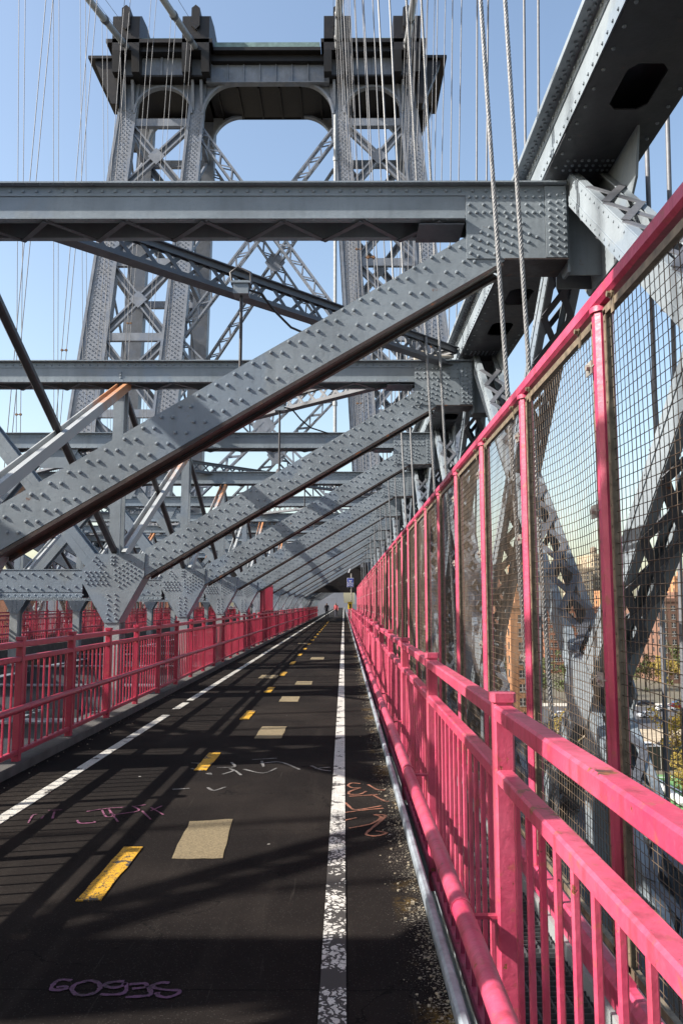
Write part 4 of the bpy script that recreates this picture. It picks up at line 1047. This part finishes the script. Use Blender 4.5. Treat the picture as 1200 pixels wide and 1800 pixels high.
def person(x, y, label, shirt, trousers, stride, zb_=0.0):
    root = thing('person', label, 'person', (x, y, zb_), None)
    J = {'pel': (0,0,.95), 'sp': (0,.01,1.18), 'ch': (0,.0,1.38), 'nk': (0,.02,1.50), 'hd': (0,.0,1.60), 'ht': (0,.0,1.72)}
    E_ = [('pel','sp'),('sp','ch'),('ch','nk'),('nk','hd'),('hd','ht')]
    rad = {'pel': .14, 'sp': .13, 'ch': .15, 'nk': .055, 'hd': .092, 'ht': .07}
    for s_, q in ((-1, stride), (1, -stride)):
        n = 'L' if s_ < 0 else 'R'
        J.update({n+'h': (s_*.09,0,.9), n+'k': (s_*.095,-q*.5 - .02,.49), n+'a': (s_*.10,-q*.95,.09 + (.05 if q < 0 else 0)), n+'t': (s_*.11,-q*.95-.17,.035 + (.02 if q < 0 else 0)),
                  n+'s': (s_*.19,0,1.40), n+'e': (s_*.25,q*.35,1.13), n+'w': (s_*.25,q*.55-.08,.90), n+'f': (s_*.25,q*.6-.12,.82)})
        E_ += [('pel', n+'h'), (n+'h', n+'k'), (n+'k', n+'a'), (n+'a', n+'t'), ('ch', n+'s'), (n+'s', n+'e'), (n+'e', n+'w'), (n+'w', n+'f')]
        rad.update({n+'h': .10, n+'k': .062, n+'a': .045, n+'t': .04, n+'s': .065, n+'e': .045, n+'w': .033, n+'f': .035})
    keys = list(J); me = bpy.data.meshes.new('body'); me.from_pydata([J[k] for k in keys], [(keys.index(a), keys.index(b_)) for a, b_ in E_], [])
    for mm in (shirt, trousers, SKIN, HAIR): me.materials.append(mm)
    o = bpy.data.objects.new('body', me); COL.objects.link(o); o.parent = root
    sk = o.modifiers.new('skin', 'SKIN'); 
    for i, k in enumerate(keys): me.skin_vertices[0].data[i].radius = (rad[k], rad[k])
    me.skin_vertices[0].data[0].use_root = True
    o.modifiers.new('sub', 'SUBSURF').levels = 1; o.modifiers['sub'].render_levels = 1
    dg = bpy.context.evaluated_depsgraph_get(); dg.update(); ev = bpy.data.meshes.new_from_object(o.evaluated_get(dg)); o.modifiers.clear(); o.data = ev
    for p_ in ev.polygons:
        c = p_.center; p_.use_smooth = True
        p_.material_index = 3 if c.z > 1.63 else 2 if c.z > 1.47 or (abs(c.x) > .2 and c.z < .92) else 0 if c.z > .93 or abs(c.x) > .19 else 1
    return root
SKIN = simple('skin', (.35, .2, .14), .6, .1, 5, 0, 0); HAIR = simple('dark_hair', (.02, .015, .012), .6, .1, 5, 0, 0)
person(-1.95, 92, 'person in dark clothes walking on the far left of the path', simple('dark_jacket', (.03, .03, .04), .8, .2, 5, 0, 0), simple('dark_trousers', (.02, .02, .03), .8, .2, 5, 0, 0), .28)
person(-.95, 98, 'person in a reddish top jogging far down the path', simple('red_top', (.35, .06, .07), .8, .2, 5, 0, 0), simple('navy_leggings', (.03, .03, .05), .8, .2, 5, 0, 0), .34)

# ------------------------------------------------------------------ the city on the right, below the bridge
def gz(px, py): return gp(px, py, GZ)
def sheet(name, x0, x1, ya, yb, z, m):
    mb = MB(); mb.box(x0, x1, ya, yb, z - .06, z); return struct(mb, name, m)
sheet('parking_lot', 20, 260, 168, 204, GZ + .02, simple('lot_asphalt', (.055, .055, .06), .9, .15, .6))
sheet('pavement', 20, 260, 204.1, 210, GZ + .12, simple('pale_pavement', (.42, .39, .34), .9, .1, 1))
sheet('dry_verge', 20, 260, 151, 167.9, GZ + .03, simple('dry_earth', (.33, .27, .19), .95, .3, .7))
sheet('street', 20, 260, 138, 150.9, GZ + .02, simple('street_asphalt', (.08, .075, .072), .9, .15, .6))
sheet('sports_field', 34, 130, 98, 124, GZ + .03, simple('artificial_turf', (.10, .22, .075), .95, .15, .5))
mb = MB()
for x in np.arange(30, 200, 4.5): mb.box(x, x + 2, 144.2, 144.4, GZ + .022, GZ + .035)
struct(mb, 'street_markings', SWHITE)
mb = MB()
for y in (101, 112, 122): mb.box(36, 128, y, y + .25, GZ + .032, GZ + .045)
for x in (46, 58, 70): mb.box(x, x + .25, 99, 123, GZ + .047, GZ + .055)
struct(mb, 'field_markings', SWHITE)
fw_ = thing('field_fence', 'long dark windscreen fence between street and sports field', 'fence', (60, 127, GZ))
mb = MB(); mb.box(25, 200, 127, 127.1, GZ, GZ + 3.6); part(mb, 'windscreen', simple('dark_windscreen', (.012, .016, .014), .9, .2, 1, 0, 0), fw_)
mb = MB()
for x in np.arange(25, 200, 6): mb.tube([(x, 126.9, GZ), (x, 126.9, GZ + 4)], .06, 6)
part(mb, 'fence_post', GALV, fw_)
mb = MB(); pts = [(44, 96), (50, 104), (57, 108.5), (66, 110), (80, 108)]
pts = [gz(1132, 1372), gz(1145, 1383), gz(1165, 1392), gz(1200, 1418), gz(1260, 1440)]
mb.tube([(x, y, GZ + .5) for x, y in pts], .55, 10); tag(part(mb, 'white_barrier', simple('pale_tube', (.55, .55, .55), .6, .15, 1), smooth=50), 'fat pale curving barrier beside the green sports field', 'barrier')

def building(name, label, x, y, wd, dp, h, m, floors, nx, ny, parapet=.8, base=GZ, pale=True, tank=False, wsz=(1.2, 1.5)):
    """x: left side, y: front"""
    root = thing(name, label, 'building', (x + wd / 2, y + dp / 2, base), 'brick city buildings')
    mb = MB(); mb.box(x, x + wd, y, y + dp, base, base + h); wl = part(mb, 'wall', m, root)
    mb = MB(); mb.box(x - .25, x + wd + .25, y - .25, y, base + h - .3, base + h + parapet); mb.box(x - .25, x - .001, y + .001, y + dp, base + h - .3, base + h + parapet); part(mb, 'parapet', m, root)
    fh = (h - 2) / floors
    u = MB(); u.box(-wsz[0]/2, wsz[0]/2, -.02, -.005, 0, wsz[1]); u2 = u.mesh('window', GLASS)
    u = MB(); u.box(-wsz[0]/2 - .1, wsz[0]/2 + .1, -.10, -.021, -.16, -.02); u.box(-.05, .05, -.05, -.021, 0, wsz[1]); u.box(-wsz[0]/2, wsz[0]/2, -.05, -.021, wsz[1]*.48, wsz[1]*.54); u3 = u.mesh('window_sill', TRIM)
    u = MB(); u.box(-.02, -.005, -wsz[0]/2, wsz[0]/2, 0, wsz[1]); s2 = u.mesh('window', GLASS)
    cnt = 0
    for f in range(floors):
        z = base + 1.6 + fh * f
        for i in range(nx):
            if cnt > 280: break
            a = link('window', u2, root, (x + wd * (i + .5) / nx, y, z)); link('window_sill', u3, a, (x + wd * (i + .5) / nx, y, z)); cnt += 1
        for i in range(ny):
            if cnt > 280: break
            link('window', s2, root, (x, y + dp * (i + .5) / ny, z)); cnt += 1
    if tank:
        tx, ty = x + wd * .6, y + dp * .5; mb = MB(); mb.lathe([(0, 5), (1.9, 4), (1.9, 1), (0, 1)], (tx, ty, base + h + 1), 12)
        for a in (-1, 1):
            for b_ in (-1, 1): mb.box(tx + a - .1, tx + a + .1, ty + b_ - .1, ty + b_ + .1, base + h, base + h + 2)
        part(mb, 'water_tank', WOOD, root)
    else:
        mb = MB(); mb.box(x + wd * .3, x + wd * .6, y + dp * .3, y + dp * .7, base + h, base + h + 3); part(mb, 'roof_house', m, root)
    return root
# right tower block in shade, seen behind the last fence post
def at(px, py, Y, z=None):
    r = ray(px, py); t = Y / r[1]; return r[0] * t, H + r[2] * t
def bld(px0, px1, ptop, Y, dp, m, floors, nx, ny, name, label, **k):
    x0, zt = at(px0, ptop, Y); x1, _ = at(px1, ptop, Y)
    return building(name, label, x0, Y, x1 - x0, dp, zt - GZ, m, floors, nx, ny, **k)
bld(1160, 1330, 1056, 262, 40, BR_BRN, 9, 12, 8, 'apartment_block', 'dark brick apartment block in shade behind the yellow trees, nearest right')
bld(1186, 1260, 1016, 330, 16, BR_ORG, 13, 6, 4, 'apartment_block', 'tall orange brick block rising over the dark apartment block')
bld(1166, 1186, 1022, 400, 10, BR_RED, 12, 2, 4, 'apartment_block', 'slim reddish block peeking beside the tall orange block')
bld(1010, 1042, 1000, 430, 26, BR_CRM, 17, 5, 5, 'apartment_block', 'cream block with even windows left of the stepped cream block')
bld(1042, 1068, 976, 440, 30, BR_CRM, 19, 4, 5, 'apartment_block', 'tallest cream block with a water tank on its roof', tank=True)
bld(955, 1078, 1070, 300, 30, BR_RED, 8, 16, 6, 'apartment_block', 'long low red brick block below the cream blocks')
bld(1078, 1100, 1040, 380, 30, BR_ORG, 11, 3, 4, 'apartment_block', 'orange block hidden partly by the pale diagonal')
bld(896, 932, 1066, 170, 5, BR_ORG, 8, 1, 1, 'apartment_block', 'narrow sunlit orange brick tower seen through the lattice')
bld(904, 934, 985, 320, 14, BR_ORG, 14, 3, 3, 'apartment_block', 'taller orange brick block just behind the narrow sunlit tower')
bld(820, 872, 1000, 420, 30, BR_CRM, 14, 6, 5, 'apartment_block', 'pale block low behind the left end of the mesh fence')
bld(868, 900, 1030, 300, 30, BR_RED, 10, 3, 5, 'apartment_block', 'red brick block between the pale block and narrow sunlit tower')
bld(934, 956, 1045, 360, 20, BR_BRN, 10, 3, 3, 'apartment_block', 'brown block right of the narrow sunlit tower')
bld(1100, 1166, 1075, 350, 30, BR_RED, 8, 8, 4, 'apartment_block', 'red block left of the dark apartment block, sunlit side')
for i, (a, b_, tp_, Y) in enumerate(((-60, 40, 1052, 400), (60, 130, 1046, 460), (150, 260, 1054, 420), (290, 380, 1050, 500))):
    bld(a, b_, tp_, Y, 30, (BR_RED, BR_CRM, BR_BRN, BR_RED)[i], 8, 6, 3, 'apartment_block', ['red block', 'cream block', 'brown block', 'small red block'][i] + ' far beyond the opposite path, low on the left horizon', **{})
# far skyline
random.seed(4)
mb = MB()
for i in range(160):
    Y = rnd.uniform(700, 1600); x = rnd.uniform(-1.2, 1.2) * Y if i > 14 else rnd.uniform(-.06, .03) * Y; wd = rnd.uniform(15, 40); h = rnd.uniform(15, 45) * (Y / 900) ** .6
    mb.box(x, x + wd, Y, Y + 20, GZ, GZ + h)
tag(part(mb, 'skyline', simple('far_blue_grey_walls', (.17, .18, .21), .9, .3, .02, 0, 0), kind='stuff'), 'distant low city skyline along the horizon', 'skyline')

# trees
def tree_meshes(seed, leaf, n=1500, rx=3.0, rz=3.4):
    rn = random.Random(seed); mb = MB()
    cl = [(rn.gauss(0, rx * .45), rn.gauss(0, rx * .45), 5.6 + rn.gauss(0, rz * .42), rn.uniform(.6, 1.3)) for _ in range(26)]
    for i in range(n):
        c = rn.choice(cl); v = Vector((rn.gauss(0, 1), rn.gauss(0, 1), rn.gauss(0, 1))).normalized() * c[3] * rn.uniform(.6, 1.05)
        p_ = Vector(c[:3]) + v; a = Vector((rn.gauss(0,1), rn.gauss(0,1), rn.gauss(0,1))).normalized(); b_ = a.orthogonal().normalized(); s_ = rn.uniform(.14, .3)
        mb.add([p_ - a * s_, p_ + b_ * s_ * .6, p_ + a * s_, p_ - b_ * s_ * .6], [(0, 1, 2, 3)])
    crown = mb.mesh('crown', leaf)
    mb = MB(); mb.tube([(0, 0, -.2), (.05, 0, 1.5), (0, .1, 3.2), (.1, 0, 5.5)], [.28, .22, .16, .06], 8)
    for c in cl[:9]: mb.tube([(0, 0, rn.uniform(2, 3.5)), (c[0] * .5, c[1] * .5, c[2] - 1.2), c[:3]], [.1, .07, .02], 5)
    return crown, mb.mesh('trunk', BARK)
TM = {'y': [tree_meshes(s_, LEAF_Y) for s_ in (1, 2)], 'g': [tree_meshes(s_, LEAF_G) for s_ in (3, 4)]}
TL = [(1190, 1345, 'y', 1.05, 'yellow autumn tree at the street edge by the field, right'), (1170, 1215, 'y', 1.25, 'yellow tree before the dark apartment block'), (1135, 1212, 'g', 1.2, 'dark green tree left of the yellow tree by the apartment block'),
      (1205, 1205, 'g', 1.7, 'large olive tree before the dark block, right'), (1110, 1215, 'g', 1.1, 'green tree behind the wide mesh post'), (1078, 1235, 'y', 1.0, 'yellow tree in the gap under the pale diagonal'), (1055, 1225, 'g', 1.2, 'dark tree under the crossing of the diagonals'),
      (1000, 1240, 'g', 1.2, 'green tree below the red brick block'), (955, 1235, 'g', 1.3, 'green tree right of the narrow sunlit tower'), (880, 1230, 'g', 1.3, 'dark tree left of the narrow sunlit tower'), (985, 1345, 'y', .9, 'small yellow tree behind the third fence bay'), (1045, 1330, 'y', .9, 'small yellow tree near the street behind the mesh'), (845, 1190, 'g', 1.5, 'dark tree low behind the middle of the fence'), (1200, 1400, 'y', .7, 'small yellow bush tree by the white barrier')]
for px, py, kd, sc, lab in TL:
    x, y = gz(px, py); r = thing('street_tree', lab, 'tree', (x, y, GZ), 'trees below the bridge')
    cm, tm = rnd.choice(TM[kd]); r.scale = (sc,) * 3; r.rotation_euler.z = rnd.uniform(0, 6)
    for nm, me in (('crown', cm), ('trunk', tm)):
        o = bpy.data.objects.new(nm, me); COL.objects.link(o); o.parent = r
# cars
def car(px, py, ang, m, lab):
    x, y = gz(px, py); r = thing('parked_car', lab, 'car', (x, y, GZ + .05), 'cars parked below the bridge'); r.rotation_euler.z = R(ang)
    mb = MB()
    prof = [(-2.2, .35), (-2.25, .75), (-2.1, .92), (-1.5, .98), (-.9, 1.42), (.5, 1.45), (1.15, 1.0), (2.0, .86), (2.2, .7), (2.2, .35)]
    n = len(prof); rows = [(-.88, 1), (-.72, 1)]
    vs = []
    for yy, ins in ((-.88, 0), (.88, 0)):
        for a, b_ in prof: vs.append((a, yy * (1 if b_ < 1.1 else .78), b_))
    mb.add(vs, [tuple(range(n)), tuple(range(2*n-1, n-1, -1))] + [(i, n+i, n+(i+1) % n, (i+1) % n) for i in range(n)])
    me = mb.mesh('body', m); o = bpy.data.objects.new('body', me); COL.objects.link(o); o.parent = r
    mb = MB()
    for e in (-1, 1):
        yy = e * .80; mb.add([(-1.35, e*.885, 1.02), (-.85, yy*.9+e*.04, 1.36), (.45, yy*.9+e*.04, 1.38), (1.0, e*.885, 1.03)], [(0,1,2,3)])
    mb.add([(.56, -.62, 1.44), (.56, .62, 1.44), (1.14, .8, 1.03), (1.14, -.8, 1.03)], [(0,1,2,3)]); mb.add([(-.95, -.62, 1.41), (-.95, .62, 1.41), (-1.5, .8, 1.01), (-1.5, -.8, 1.01)], [(0,1,2,3)])
    o = bpy.data.objects.new('window', mb.mesh('window', GLASS)); COL.objects.link(o); o.parent = r; o.location.z = .012
    for a in (-1.35, 1.35):
        for e in (-.86, .86):
            mb = MB(); mb.tube([(a, e - .1, .33), (a, e + .1, .33)], .33, 14); o = bpy.data.objects.new('wheel', mb.mesh('wheel', BLACK)); COL.objects.link(o); o.parent = r
def paint(n, c):
    m, t, b = mat(n); b.inputs['Base Color'].default_value = (*c, 1); b.inputs['Roughness'].default_value = .25; b.inputs['Metallic'].default_value = .3; return m
PC = {'silver': paint('silver_car_paint', (.5, .52, .55)), 'white': paint('white_car_paint', (.75, .75, .75)), 'dark': paint('dark_car_paint', (.03, .035, .05)), 'red': paint('red_car_paint', (.25, .02, .02)), 'blue': paint('blue_car_paint', (.06, .12, .22))}
for px, py, an, c, lab in ((1138, 1262, 8, 'silver', 'silver car parked just right of the wide mesh post'), (1168, 1250, 5, 'white', 'pale car parked right of the silver car'), (1198, 1240, 5, 'blue', 'bluish car at the far end of the parking lot'), (1138, 1320, 4, 'white', 'white car driving on the street above the field'), (1172, 1316, 90, 'dark', 'dark car on the street by the yellow tree'),
        (1186, 1247, 5, 'red', 'dark red car between pale and bluish cars'), (1132, 1241, 5, 'dark', 'dark car behind the silver car in the lot'), (1080, 1255, 5, 'silver', 'silver car behind the pale diagonal in the lot'), (985, 1262, 5, 'white', 'white car seen through the third fence bay')):
    car(px, py, an, PC[c], lab)
